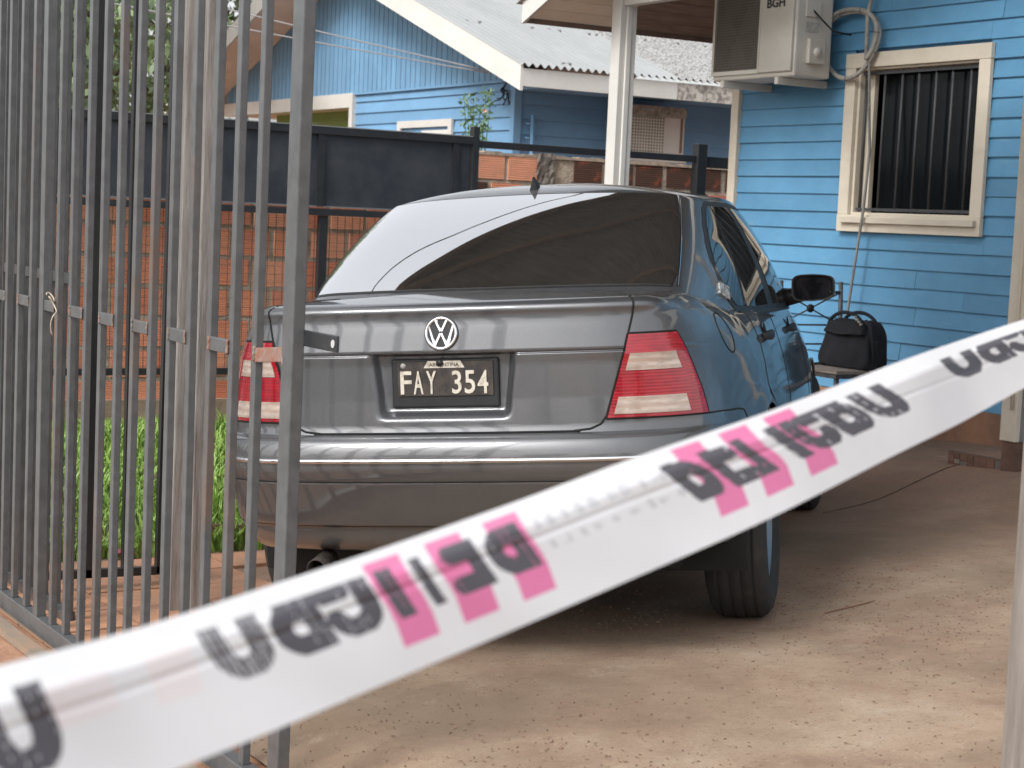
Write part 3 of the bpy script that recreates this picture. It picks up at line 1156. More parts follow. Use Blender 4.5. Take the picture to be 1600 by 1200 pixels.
M['paver'] = simple('orange_paver', (.46, .24, .14), .9, col2=(.34, .19, .12), vscale=5, bmp=.3, bscale=50, rnd=.12)
# worn square pavers between the gate and the lawn
walk = struct(bpy.data.objects.new('garden_path', None))
link(walk)
OFF[walk.name] = Vector((0, 0, 0))
for i in range(5):
    for j in range(9):
        x0, y0 = 1.60+i*.335, 4.45+j*.300
        if y0+.29 > 7.02 or x0 > 2.3+.35*(y0-5.4) or y0+.6*(x0-1.72) < 4.75:
            continue
        mb = MB()
        gp_ = .004+random.random()*.004
        dz = .010+random.random()*.006
        c = [(x0+gp_, y0+gp_), (x0+.335-gp_, y0+gp_), (x0+.335-gp_, y0+.30-gp_), (x0+gp_, y0+.30-gp_)]
        mb.add([(a, b, g(a, b)-.015) for a, b in c]+[(a, b, g(a, b)+dz) for a, b in c], [(4, 5, 6, 7), (0, 1, 5, 4), (1, 2, 6, 5), (2, 3, 7, 6), (3, 0, 4, 7)])
        build('paver', mb, M['paver'], walk)
# lawn
M['soil'] = simple('lawn_soil', (.045, .060, .020), .95, col2=(.09, .07, .035), vscale=8)
lawn = struct(build('lawn', sheet(np.arange(1.3, 5.36, .2), np.arange(7.05, 11.46, .2), .004), M['soil'], smooth=True))


def grass_mat():
    m, t, p = nodes('grass_blades')
    r = ramp(t, [(.26, (.30, .27, .10)), (.31, (.09, .20, .020)), (.5, (.19, .32, .055)), (.7, (.34, .43, .13))])
    t.links.new(noise(t, 26, 6, .8), r.inputs[0])
    t.links.new(r.outputs[0], p.inputs['Base Color'])
    p.inputs['Roughness'].default_value = .5
    p.inputs['Transmission Weight'].default_value = 0.0
    p.inputs['Subsurface Weight'].default_value = 0.0
    return m


def blades(n, xr, yr, hmin, hmax, edge=None):
    mb = MB()
    xs = rng.uniform(*xr, n)
    ys = rng.uniform(*yr, n)
    zs = G(xs, ys)
    for x, y, z in zip(xs, ys, zs):
        a = rng.uniform(0, 6.283)
        h = rng.uniform(hmin, hmax)*(0.75+.5*math.sin(x*3.1+1)*math.sin(y*2.3))
        le = rng.uniform(.15, .75)*h
        wd = rng.uniform(.004, .009)
        dx, dy = math.cos(a), math.sin(a)
        b = rng.uniform(0, 6.283)
        sx, sy = math.cos(b)*wd, math.sin(b)*wd
        p1 = (x+dx*le*.35, y+dy*le*.35, z+h*.62)
        p2 = (x+dx*le, y+dy*le, z+h)
        k = len(mb.v)
        mb.v += [(x-sx, y-sy, z-.01), (x+sx, y+sy, z-.01), (p1[0]+sx*.8, p1[1]+sy*.8, p1[2]), (p1[0]-sx*.8, p1[1]-sy*.8, p1[2]), p2]
        mb.f += [(k, k+1, k+2, k+3), (k+3, k+2, k+4)]
    return mb


M['grass'] = grass_mat()
gb = blades(20000, (1.5, 4.9), (7.08, 11.2), .05, .17)
gb2 = blades(2600, (1.7, 3.6), (6.93, 7.15), .06, .17)
gb.add(gb2.v, gb2.f)
gr = build('grass', gb, M['grass'])
tag(gr, 'long bright green grass growing behind the barred gate', 'grass')
gr['kind'] = 'stuff'

# litter: small dark leaf scraps and grit on the drive
mb = MB()
for i in range(15000):
    x, y = rng.uniform(1.75, 5.2), rng.uniform(1.2, 5.2)
    cl_ = math.sin(x*2.3+y*1.1)*.5+.5
    cl_ *= (math.sin(x*9.1-y*5.3)*math.sin(y*7.7+x*2.1)*.5+.6)
    if rng.random() > .08+.9*cl_*(1-.5*sstep(3.4, 5, x)):
        continue
    a = rng.uniform(0, 6.283)
    l, wd = rng.uniform(.002, .0085)*(1.6 if rng.random() < .1 else 1), rng.uniform(.001, .0026)
    c, s = math.cos(a), math.sin(a)
    z = g(x, y)+.0015
    k = len(mb.v)
    mb.v += [(x+c*l, y+s*l, z), (x-s*wd, y+c*wd, z+.0005), (x-c*l, y-s*l, z+.001), (x+s*wd, y-c*wd, z+.0005), (x, y, z+.003)]
    mb.f += [(k, k+1, k+4), (k+1, k+2, k+4), (k+2, k+3, k+4), (k+3, k, k+4)]
lit = build('leaf_litter', mb, simple('litter', (.11, .065, .042), .9, col2=(.22, .13, .08), vscale=30))
tag(lit, 'small dark leaf scraps and grit scattered over the concrete drive', 'litter')
lit['kind'] = 'stuff'
for i, (p, q, lab) in enumerate((((5.30, 6.20), (6.50, 6.56), 'long thin dark twig lying on the drive beyond the rear wheel'), ((3.82, 4.42), (4.08, 4.48), 'short reddish twig on the concrete right of the rear tyre'))):
    pts = []
    for k in range(9):
        t = k/8
        x, y = p[0]+(q[0]-p[0])*t, p[1]+(q[1]-p[1])*t+.003*math.sin(5*t+i)
        pts.append((x, y, g(x, y)+.004))
    tag(build('twig', MB().tube(pts, [.0022]*8+[.0012], 6), simple('twig_brown', (.12, .075, .055) if i == 0 else (.20, .10, .065), .9), smooth=True), lab, 'twig')

# ------------------------------------------------------------------ sliding gate and railings
def steel(name, col, rust):
    m, t, p = nodes(name)
    r = ramp(t, [(.57, (0, 0, 0)), (.70, (1, 1, 1))])
    t.links.new(noise(t, 3.5, 9, .7, mapping=(1, 1, .35)), r.inputs[0])
    k = N(t, 'ShaderNodeMath', operation='MULTIPLY')
    k.inputs[1].default_value = rust
    t.links.new(r.outputs[0], k.inputs[0])
    v = ramp(t, [(.35, tuple(c*.8 for c in col)), (.65, tuple(c*1.15 for c in col))])
    t.links.new(noise(t, 18, 6, .65), v.inputs[0])
    t.links.new(mixc(t, k.outputs[0], v.outputs[0], (.16, .085, .05)), p.inputs['Base Color'])
    p.inputs['Roughness'].default_value = .34
    bump(t, p, noise(t, 140, 5, .6), .10, .004)
    return m


M['steel'] = steel('grey_gate_paint', (.088, .091, .094), .5)
M['rust'] = simple('rusty_steel', (.24, .10, .065), .85, col2=(.22, .18, .16), vscale=40, bmp=.4)
M['blacksteel'] = steel('black_steel', (.022, .024, .027), .15)
M['weld'] = simple('painted_weld', (.13, .12, .115), .7, col2=(.22, .13, .09), vscale=60)
GXC = 1.61
GTOP = 2.75
gate = thing('sliding_gate', 'grey steel sliding gate of upright square bars standing open at the left', 'gate', (GXC, 3.75, 0))


def gate_z(y):
    return -.02-.012*(y-3.75)


# bottom rail, end stile, mid stile
mb = MB().bar((GXC, 3.70, gate_z(3.7)-.030), (GXC, 8.1, gate_z(8.1)-.030), .04, .056)
build('bottom_rail', mb, M['steel'], gate, bevel=.003)
mb = MB().bar((GXC, 3.70, GTOP), (GXC, 8.1, GTOP), .04, .05)
build('top_rail', mb, M['steel'], gate, bevel=.003)
build('stile', MB().bar((GXC, 3.727, -.06), (GXC, 3.712, GTOP), .030, .062, (0, 1, 0)), M['steel'], gate, bevel=.003)
bar_ys = []
k = 0
y = 3.930
while y < 8.0:
    bar_ys.append(y)
    y += .1488
for i, y in enumerate(bar_ys):
    lean = random.uniform(-.006, .006)
    wide = .0255 if i != 12 else .040
    build('bar', MB().bar((GXC+random.uniform(-.002, .002), y-lean, gate_z(y)-.002), (GXC+random.uniform(-.002, .002), y+lean, GTOP-.026), wide*.76, wide*1.16, (0, 1, 0)), M['steel'], gate, bevel=.002)
for i in range(0, len(bar_ys)-1, 2):
    ya = bar_ys[i-1] if i else 3.735
    yb = bar_ys[i]
    z = .967
    sp_ = build('spacer', MB().bar((GXC-.006, ya+.012, z+(.012 if i == 0 else 0)), (GXC-.006, yb-.012, z+(-.004 if i == 0 else 0)), .012, .034), M['rust'] if i == 0 else M['steel'], gate, bevel=.002)
    if i == 0:
        sp_['label'] = 'rusty red spacer beside the end stile'
    # weld beads at its ends
    for e_ in (ya+.012, yb-.012):
        wb = MB().tube([(GXC-.0125+random.uniform(-.001, .001), e_+random.uniform(-.002, .002), z-.017+q*.0042) for q in range(9)], [.0025+.0022*random.random() for q in range(9)], 6)
        build('weld_bead', wb, M['weld'] if (i and random.random() < .75) else M['rust'], gate, smooth=True)
br = MB().box((GXC+.012, 3.512, 1.003), (GXC+.018, 3.71, 1.040))
brk = build('latch_plate', br, M['blacksteel'], gate, bevel=.003)
build('latch_hole', MB().lathe([(0, .009), (.001, .009), (.001, 0)], (GXC+.0115, 3.532, 1.021), (-1, 0, 0), 16), simple('bright_hole', (.45, .45, .45), .6), brk)
# scrap of wire tied round a bar
wp = []
for k in range(34):
    t = k/33
    wp.append((GXC-.024-.010*math.cos(t*14), 5.585-.06*t+.013*math.sin(t*14), 1.005-.03*t+.010*math.sin(t*17)-(.085*max(0, t-.6)/.4)))
tag(build('tie_wire', MB().tube(wp, .0024, 6), simple('bare_wire', (.45, .38, .30), .5, .3), smooth=True), 'twisted loose end of wire tied to the gate bars', 'wire')
# rail the gate runs on
tk = MB()
for ks in range(20):
    ya, yb = .6+.4*ks, .6+.4*(ks+1)
    tk.bar((GXC-.075, ya, g(GXC-.075, ya)-.004), (GXC-.075, yb, g(GXC-.075, yb)-.004), .05, .022)
    tk.bar((GXC, ya, g(GXC, ya)), (GXC, yb, g(GXC, yb)), .012, .02)
track = build('gate_track', tk, simple('track_steel', (.20, .165, .13), .8, col2=(.28, .19, .13), vscale=8))
tag(track, 'dusty steel angle track set in the ground under the sliding gate', 'track')
# second fixed railing overlapping the gate at the far left
rail = thing('fixed_railing', 'fixed grey railing of close bars overlapping the sliding gate at the left edge', 'railing', (1.74, 5.7, 0))
for i in range(9):
    y = 5.83+i*.1488
    build('bar', MB().bar((1.74, y, -.10), (1.74, y, 2.7), .026, .030, (0, 1, 0)), M['steel'], rail, bevel=.002)
for i in range(8):
    y = 5.83+i*.1488
    build('spacer', MB().bar((1.736, y+.016, 1.045), (1.736, y+.132, 1.045), .012, .034), M['steel'], rail)
build('bottom_rail', MB().bar((1.74, 5.82, -.09), (1.74, 7.2, -.10), .04, .04), M['steel'], rail)
# black leaf at right angles behind it
leaf = thing('garden_gate_leaf', 'low-set black steel gate leaf with thin posts, between the sliding gate and the lawn', 'gate', (2.0, 6.31, -.06))
build('bottom_rail', MB().bar((1.80, 6.31, -.045), (2.24, 6.31, -.050), .03, .03), M['blacksteel'], leaf)
for x, tx, wd in ((1.945, .012, .042), (2.085, -.004, .012), (2.225, .012, .034)):
    build('post', MB().bar((x, 6.31, -.06), (x+tx, 6.31, 2.5), wd, .03, (0, 1, 0)), M['blacksteel'], leaf)
# weathered wooden post behind the gate
M['oldwood'] = simple('weathered_wood', (.33, .305, .285), .9, col2=(.20, .175, .16), vscale=5, mapping=(8, 8, .7), bmp=.5, bscale=12)
wpst = thing('wooden_post', 'weathered grey-brown wooden post of two planks just behind the gate bars', 'post', (2.16, 5.82, g(2.16, 5.82)))
build('plank', MB().bar((2.115, 5.85, -.16), (2.130, 5.85, 2.6), .048, .05, (0, 1, 0)), M['oldwood'], wpst, bevel=.004)
build('plank', MB().bar((2.185, 5.815, -.16), (2.195, 5.815, 2.6), .070, .05, (0, 1, 0)), M['oldwood'], wpst, bevel=.004)
# post of the gateway on the right
M['greywood'] = simple('grey_wood', (.23, .20, .175), .85, col2=(.14, .12, .105), vscale=4, mapping=(9, 9, .6), bmp=.4, bscale=12)
rp = thing('gateway_post', 'pale weathered square timber post at the right edge of the gateway', 'post', (2.213, 1.98, 0))
rz = g(2.18, 2.0)
build('post_shaft', MB().box((2.170, 1.92, rz-.05), (2.270, 2.02, 1.10)), M['greywood'], rp, bevel=.006)
build('facing_board', MB().box((2.133, 1.955, rz-.05), (2.168, 2.025, 1.085)), M['greywood'], rp, bevel=.004)

# ------------------------------------------------------------------ brick wall
def brick_mat():
    m, t, p = nodes('hollow_brick')
    oi = t.nodes.new('ShaderNodeObjectInfo')
    r = ramp(t, [(0.0, (.68, .24, .14)), (.4, (.80, .34, .20)), (.8, (.82, .42, .27)), (1, (.72, .29, .19))])
    t.links.new(oi.outputs['Random'], r.inputs[0])
    s = ramp(t, [(.50, (0, 0, 0)), (.72, (1, 1, 1))])
    t.links.new(noise(t, 5.0, 9, .7), s.inputs[0])
    k = N(t, 'ShaderNodeMath', operation='MULTIPLY')
    k.inputs[1].default_value = .40
    t.links.new(s.outputs[0], k.inputs[0])
    t.links.new(mixc(t, k.outputs[0], r.outputs[0], (.28, .17, .12)), p.inputs['Base Color'])
    p.inputs['Roughness'].default_value = .9
    bump(t, p, noise(t, 60, 6, .7), .3, .006)
    return m


M['brick'] = brick_mat()
M['brickold'] = simple('blackened_brick', (.115, .060, .042), .95, col2=(.42, .12, .07), vscale=4.2, lo=.52, hi=.63, bmp=.4, bscale=40)
M['mortar'] = simple('mortar', (.52, .44, .35), .97, col2=(.32, .26, .20), vscale=14, bmp=1.0, bscale=45)
BYF = 11.456
bw = thing('brick_wall', 'unplastered orange hollow-brick boundary wall behind the black fence', 'wall', (5.5, BYF+.06, -.1))
bl, bh = .246, .174
cb = MB()
prof = []
nr = 11
for i in range(nr):
    z0 = bh*i/nr
    z1 = bh*(i+.62)/nr
    z2 = bh*(i+1)/nr
    prof += [(0, z0+.001), (0, z1), (.005, z1+.002), (.005, z2-.001)]
fr = [(0, a, b) for a, b in prof]+[(bl, a, b) for a, b in prof]
n_ = len(prof)
cb.add(fr, [(i, i+n_, i+n_+1, i+1) for i in range(n_-1)])
cb.add([(0, 0, 0), (bl, 0, 0), (bl, .1, 0), (0, .1, 0), (0, 0, bh), (bl, 0, bh), (bl, .1, bh), (0, .1, bh)], [(4, 5, 6, 7), (3, 2, 1, 0), (1, 2, 6, 5), (0, 4, 7, 3)])
bme = cb.mesh('brick')
bme.materials.append(M['brick'])
bme2 = cb.mesh('brick_dark')
bme2.materials.append(M['brickold'])
ch, bp_ = .2055, .282
core = MB().box((2.2, BYF+.008, -.25), (9.0, BYF+.12, 1.765))
for row in range(10):
    z = -.255+row*ch
    x = 2.25+(.14 if row % 2 else 0)
    while x < 8.9:
        if not (6.82 < x+.12 < 7.06 and row > 5):
            old = (x > 6.1 and row >= 8 and random.random() < (.35 if x < 6.9 else .85)) or (row == 0)
            o = place('brick', bme2 if old else bme, bw, (x+random.uniform(-.006, .006), BYF+random.uniform(-.003, .004), z+random.uniform(-.004, .004)))
        x += bp_
build('mortar', core, M['mortar'], bw)
# squeezed-out mortar lumps along joints
mb = MB()
for i in range(900):
    row = random.randint(0, 9)
    x = random.uniform(2.3, 8.9)
    z = -.255+row*ch-.013+random.uniform(-.008, .008)
    if random.random() < .35:
        z = random.uniform(-.2, 1.75)
        rr = int((z+.255)/ch)
        x = 2.25+(.14 if rr % 2 else 0)+bp_*random.randint(0, 22)-.016+random.uniform(-.01, .01)
    r = random.uniform(.008, .018)
    c = Vector((x, BYF+.012, z))
    k = len(mb.v)
    mb.v += [tuple(c+Vector(d)*r*random.uniform(.6, 1.2)) for d in ((1, 0, 0), (0, 0, 1), (-1, 0, 0), (0, 0, -1), (0, -1.0, 0))]
    mb.f += [(k, k+1, k+4), (k+1, k+2, k+4), (k+2, k+3, k+4), (k+3, k, k+4)]
ml = build('mortar_lumps', mb, M['mortar'], bw, smooth=True)
ml['kind'] = 'stuff'
# rough concrete tie column
mb = MB()
rows_ = []
for i in range(28):
    z = .6+i*(1.20/27)
    rows_.append([(6.85+.16*j/7, BYF-.004-random.uniform(0, .022), z) for j in range(8)])
mb.grid(rows_)
build('concrete_column', mb, simple('rough_concrete', (.23, .20, .17), .98, col2=(.10, .085, .075), vscale=12, bmp=1.0, bscale=35), bw)
mb = MB()
x = 6.05
while x < 8.9:
    l = random.uniform(.06, .2)
    mb.box((x, BYF-.005, 1.762), (x+l, BYF+.10, 1.772+random.uniform(.006, .022)))
    x += l
build('top_mortar', mb, simple('pale_mortar', (.45, .36, .28), .95, var=.4, vscale=20), bw)
build('footing', MB().box((2.2, BYF-.05, -.3), (9.0, BYF+.10, .005)), simple('footing_plaster', (.42, .33, .23), .95, col2=(.28, .21, .15), vscale=6, bmp=.4), bw)

# ------------------------------------------------------------------ black steel fence in front of it
FY = 11.156
fen = thing('steel_fence', 'black steel fence with sheet panels above wire mesh, before the brick wall', 'fence', (4.6, FY, -.1))
M['panel'] = simple('black_sheet', (.026, .031, .040), .38, col2=(.046, .050, .058), vscale=5, bmp=.9, bscale=1.6)
for xa, xb in ((2.05, 4.975), (4.977, 6.13)):
    build('sheet_panel', MB().box((xa, FY-.004, 1.335), (xb, FY+.004, 1.845)), M['panel'], fen)
build('top_rail', MB().box((2.0, FY-.03, 1.815), (6.135, FY+.02, 1.870)), M['blacksteel'], fen, bevel=.003)
build('panel_rail', MB().box((2.0, FY-.03, 1.272), (6.135, FY+.02, 1.318)), M['blacksteel'], fen, bevel=.003)
build('panel_rib', MB().box((2.0, FY-.012, 1.328), (6.12, FY-.004, 1.337)), simple('pale_edge', (.16, .17, .18), .5), fen)
build('pale_edge', MB().box((2.0, FY-.033, 1.866), (6.13, FY-.028, 1.873)), simple('top_edge_highlight', (.20, .21, .22), .5), fen)  # pale strip: highlight along the top rail, put in as colour
for xm in (4.955, 5.98):
    build('panel_stiffener', MB().box((xm, FY-.022, 1.337), (xm+.05, FY-.004, 1.815)), M['blacksteel'], fen)
build('lower_rail', MB().box((2.0, FY-.02, .195), (6.135, FY+.02, .240)), M['blacksteel'], fen, bevel=.003)
build('post', MB().box((6.135, FY-.03, -.2), (6.185, FY+.03, 1.940)), M['blacksteel'], fen, bevel=.003)
for px_ in (2.6, 4.985):
    build('post', MB().box((px_, FY-.015, -.2), (px_+.062, FY+.03, 1.27)), M['blacksteel'], fen, bevel=.003)
mb = MB()
x = 2.05
while x < 6.12:
    mb.bar((x, FY+.012, .2), (x, FY+.012, 1.27), .0034, .0034, (0, 1, 0))
    x += .056
z = .25
while z < 1.2:
    mb.bar((2.05, FY+.016, z), (6.12, FY+.016, z), .0020, .0020)
    z += .056
wm = build('wire_mesh', mb, simple('mesh_wire', (.05, .042, .038), .7), fen)
wm['kind'] = 'stuff'
rf = thing('rail_fence', 'single black steel rail on posts above the bare brick wall right of the panels', 'fence', (7.3, FY, 0))
build('rail', MB().box((6.19, FY-.02, 1.795), (8.07, FY+.02, 1.845)), M['blacksteel'], rf, bevel=.003)
build('rail', MB().box((8.165, FY-.02, 1.76), (9.0, FY+.02, 1.845)), M['blacksteel'], rf, bevel=.003)
build('post', MB().box((8.075, FY-.04, -.1), (8.160, FY+.04, 1.935)), M['blacksteel'], rf, bevel=.003)
build('post', MB().box((7.305, FY-.01, -.1), (7.335, FY+.02, 1.79)), M['rust'], rf)
# ------------------------------------------------------------------ blue house on the right
def painted(name, c1, c2, rough=.62, rnd=.07, stain=(.30, .30, .22), amt=.22, sc=2.2, grain=(1, 1, 6)):
    m, t, p = nodes(name)
    r = ramp(t, [(.32, c2), (.66, c1)])
    t.links.new(noise(t, sc, 8, .7, coord='Object', mapping=(1, 1, 1.4)), r.inputs[0])
    s = ramp(t, [(.55, (0, 0, 0)), (.78, (1, 1, 1))])
    t.links.new(noise(t, 4.5, 9, .75, mapping=grain), s.inputs[0])
    k = N(t, 'ShaderNodeMath', operation='MULTIPLY')
    k.inputs[1].default_value = amt
    t.links.new(s.outputs[0], k.inputs[0])
    c = mixc(t, k.outputs[0], r.outputs[0], stain)
    oi = t.nodes.new('ShaderNodeObjectInfo')
    mr = N(t, 'ShaderNodeMapRange')
    mr.inputs['To Min'].default_value = 1-rnd
    mr.inputs['To Max'].default_value = 1+rnd
    t.links.new(oi.outputs['Random'], mr.inputs['Value'])
    hv = t.nodes.new('ShaderNodeHueSaturation')
    t.links.new(mr.outputs[0], hv.inputs['Value'])
    t.links.new(c, hv.inputs['Color'])
    t.links.new(hv.outputs[0], p.inputs['Base Color'])
    p.inputs['Roughness'].default_value = rough
    bump(t, p, noise(t, 30, 6, .65, mapping=grain), .22, .006)
    return m


M['blue'] = painted('blue_board_paint', (.112, .305, .50), (.080, .235, .40), stain=(.24, .37, .40), rnd=.09, sc=1.3, amt=.38)
M['cream'] = painted('cream_trim', (.66, .60, .50), (.56, .50, .41), stain=(.36, .28, .2), amt=.35)
M['white'] = painted('white_trim', (.62, .61, .58), (.55, .535, .50), stain=(.42, .36, .3), amt=.3)
M['soffit'] = painted('soffit_boards', (.74, .68, .58), (.64, .57, .47), stain=(.3, .22, .16), amt=.4)
M['darksoffit'] = simple('dark_soffit_wood', (.20, .165, .14), .85, col2=(.14, .11, .09), vscale=4, mapping=(1, 6, 6))  # darker brown for the inner length of the soffit boards
M['dark'] = simple('dark_interior', (.012, .012, .013), .9)
M['roofsheet'] = simple('grey_roof_sheet', (.42, .43, .44), .5, .2, var=.3, vscale=4)
WX = 7.34
CY = 9.69
house = thing('blue_house', 'bright blue timber-clad house with cream trim, porch roof and barred window', 'house', (WX, 8.0, .1))
wy0, wy1, wz0, wz1 = 7.47, 8.485, 1.435, 2.30       # window opening
PITCHR = .40


def soff(y):                                          # underside of the porch roof
    return 2.61+PITCHR*(10.2-y) if y > 5.6 else 2.61+PITCHR*4.6-PITCHR*(5.6-y)


def lap(y0, y1, z, h=.113):
    """one lapped board facing -x, with a shadow edge at the foot"""
    x0 = WX
    return MB().add([(x0, y0, z), (x0, y1, z), (x0+.014, y1, z+h), (x0+.014, y0, z+h), (x0+.03, y0, z), (x0+.03, y1, z), (x0+.03, y1, z+h), (x0+.03, y0, z+h),
                     (x0+.002, y0, z-.003), (x0+.002, y1, z-.003)],
                    [(0, 1, 2, 3), (8, 9, 1, 0), (4, 5, 9, 8), (3, 2, 6, 7), (0, 3, 7, 4, 8), (1, 9, 5, 6, 2)])


z = .352
while z < 2.98:
    segs = [(2.0, CY-.035)]
    if z+.109 > wz0-.08 and z < wz1+.08:
        segs = [(2.0, wy0-.06), (wy1+.06, CY-.035)]
    for a, b in segs:
        cuts = [a]
        while cuts[-1] < b-2.4:
            cuts.append(cuts[-1]+random.uniform(1.1, 2.6))
        cuts = cuts[:-1]+[b] if len(cuts) > 1 and b-cuts[-1] < .5 else cuts+[b]
        for a1, b1 in zip(cuts[:-1], cuts[1:]):
            lb = lap(a1+.0012, b1-.0012, z+random.uniform(-.002, .002))
            dx1, dx2 = random.uniform(-.003, .002), random.uniform(-.003, .002)
            lb.v = [(x_+(dx1 if y_ < (a1+b1)/2 else dx2), y_, z_) for x_, y_, z_ in lb.v]
            build('siding_board', lb, M['blue'], house)
    z += .109
# wall behind the boards, end wall and the upper gable
wl = MB()
wl.box((WX+.031, wy1+.01, .0), (WX+.12, CY-.04, 2.78)).box((WX+.031, 2.0, .0), (WX+.12, wy0-.01, 3.0))
wl.box((WX+.031, wy0-.01, .0), (WX+.12, wy1+.01, wz0-.01)).box((WX+.031, wy0-.01, wz1+.01), (WX+.12, wy1+.01, 2.98))
wl.box((WX+.12, CY-.14, 0), (13, CY-.04, 2.76))
build('wall_frame', wl, M['blue'], house)
build('gable_board', MB().poly([(WX+.02, 9.0, 3.0), (WX+.02, 2.2, 3.0), (WX+.02, 5.6, 4.40)], (.06, 0, 0)), M['blue'], house)
build('plinth', MB().box((WX-.012, 2.0, -.1), (WX+.10, CY-.02, .348)), simple('brown_plinth', (.20, .115, .08), .9, col2=(.30, .16, .10), vscale=5, bmp=.3), house)
build('corner_trim', MB().box((WX-.022, CY-.035, .2), (WX+.02, CY+.035, 2.79)), M['cream'], house, bevel=.003)
build('corner_trim', MB().box((WX-.012, CY+.0355, .2), (WX+.09, CY+.055, 2.76)), M['cream'], house, bevel=.003)
# window
win = build('window', MB().box((WX-.030, 7.372, 1.322), (WX+.0, 8.588, 1.425)), M['cream'], house, bevel=.003)
build('window_casing', MB().box((WX-.030, 7.372, 2.310), (WX, 8.588, 2.398)), M['cream'], win, bevel=.003)
build('window_casing', MB().box((WX-.028, 7.374, 1.4255), (WX, 7.462, 2.3095)), M['cream'], win, bevel=.003)
build('window_casing', MB().box((WX-.028, 8.495, 1.4255), (WX, 8.586, 2.3095)), M['cream'], win, bevel=.003)
build('window_sill', MB().box((WX-.058, 7.40, 1.375), (WX-.031, 8.535, 1.412)), M['cream'], win, bevel=.003)
jb = MB().box((WX-.001, 7.463, 1.426), (WX+.12, 7.476, 2.309)).box((WX-.001, 8.474, 1.426), (WX+.12, 8.494, 2.309)).box((WX-.001, 7.476, 2.296), (WX+.12, 8.474, 2.309)).box((WX-.001, 7.476, 1.426), (WX+.12, 8.474, 1.440))
build('window_jamb', jb, M['cream'], win)
build('sash', MB().box((WX+.045, 8.395, 1.441), (WX+.075, 8.472, 2.295)), M['cream'], win)
rm_ = MB().add([(WX+.55, 7.3, 1.2), (WX+.55, 8.7, 1.2), (WX+.55, 8.7, 2.5), (WX+.55, 7.3, 2.5), (WX+.121, 7.3, 1.2), (WX+.121, 8.7, 1.2), (WX+.121, 8.7, 2.5), (WX+.121, 7.3, 2.5)],
               [(0, 1, 2, 3), (0, 1, 5, 4), (2, 3, 7, 6), (1, 2, 6, 5), (0, 3, 7, 4)])
build('room', rm_, M['dark'], win)
cur = []
for i in range(2):
    cur.append([(WX+.14+.012*math.sin(j*1.3), 8.345+.05*j/12, 1.44 if i == 0 else 2.29) for j in range(13)])
build('curtain', MB().grid(cur), simple('curtain_cloth', (.40, .36, .31), .9, var=.3, vscale=4), win, smooth=True)
build('pane', MB().box((WX+.080, 7.478, 1.442), (WX+.084, 8.33, 2.294)), simple('window_pane', (.008, .010, .012), .12, spec=.12), win)
M['barpaint'] = simple('window_bar_paint', (.060, .064, .070), .5, var=.3, vscale=20)
for gz_ in (1.450, 2.268):
    build('grille_rail', MB().box((WX+.012, 7.485, gz_), (WX+.022, 8.465, gz_+.018)), M['barpaint'], win)
for y in (7.49, 7.573, 7.72, 7.854, 7.997, 8.138, 8.29, 8.455):
    build('window_bar', MB().tube([(WX+.032, y, 1.445), (WX+.032, y, 2.292)], .0085, 8), M['barpaint'], win, smooth=True)
# porch roof: soffit boards, beam, posts, barge board, sheet
y = 10.2
i = 0
while y > 5.65:
    y2 = y-.128
    for xa_, xb_, mm in ((5.985, 6.648, M['soffit']), (6.652, WX+.6, M['darksoffit'])):
        q_ = [(xa_, y-.003), (xb_, y-.003), (xb_, y2+.003), (xa_, y2+.003)]
        mb = MB().add([(a, b, soff(b)) for a, b in q_]+[(a, b, soff(b)+.02) for a, b in q_],
                      [(0, 1, 2, 3), (7, 6, 5, 4), (0, 4, 5, 1), (1, 5, 6, 2), (2, 6, 7, 3), (3, 7, 4, 0)])
        build('soffit_board', mb, mm, house)
    y = y2
rs_ = MB()
for (ya, yb) in ((10.26, 5.6), (1.0, 5.6)):
    za, zb = soff(10.2)-.02+.11, soff(5.6)+.11
    rs_.add([(5.93, ya, za), (13.3, ya, za), (13.3, yb, zb), (5.93, yb, zb), (5.93, ya, za+.015), (13.3, ya, za+.015), (13.3, yb, zb+.015), (5.93, yb, zb+.015)],
            [(0, 1, 2, 3), (7, 6, 5, 4), (0, 4, 5, 1), (1, 5, 6, 2), (2, 6, 7, 3), (3, 7, 4, 0)])
build('roof', rs_, M['roofsheet'], house)
rs_ = MB().add([(5.99, 1.1, soff(1.1)), (8, 1.1, soff(1.1)), (8, 5.6, soff(5.6)), (5.99, 5.6, soff(5.6))], [(3, 2, 1, 0)])
build('soffit_near', rs_, M['soffit'], house)
bg_ = MB()
for ya, yb in ((10.22, 5.6), (1.0, 5.6)):
    za, zb = soff(10.2)-.035, soff(5.6)-.035
    bg_.add([(5.955, ya, za), (5.98, ya, za), (5.98, yb, zb), (5.955, yb, zb), (5.955, ya, za+.15), (5.98, ya, za+.15), (5.98, yb, zb+.15), (5.955, yb, zb+.15)],
            [(0, 1, 2, 3), (7, 6, 5, 4), (0, 4, 5, 1), (1, 5, 6, 2), (2, 6, 7, 3), (3, 7, 4, 0)])
build('barge_board', bg_, M['white'], house)
build('eave_board', MB().box((5.981, 10.203, soff(10.2)-.03), (WX+.6, 10.225, soff(10.2)+.06)), simple('brown_eave', (.20, .13, .10), .8, var=.3, vscale=6), house)
for ya, yb, zc in ((6.15, 9.65, 2.745),):
    build('porch_beam', MB().box((6.37, ya, 2.685), (6.44, yb, 2.805)), M['white'], house, bevel=.003)
    build('porch_beam', MB().box((6.37, 1.6, 2.685), (6.44, ya-.004, 2.805)), M['white'], house, bevel=.003)
p1 = build('porch_post', MB().box((6.352, 9.655, .0), (6.395, 9.757, 2.83)), M['white'], house, bevel=.004)
build('post_plank', MB().box((6.396, 9.640, .0), (6.432, 9.750, 2.83)), M['white'], p1, bevel=.004)
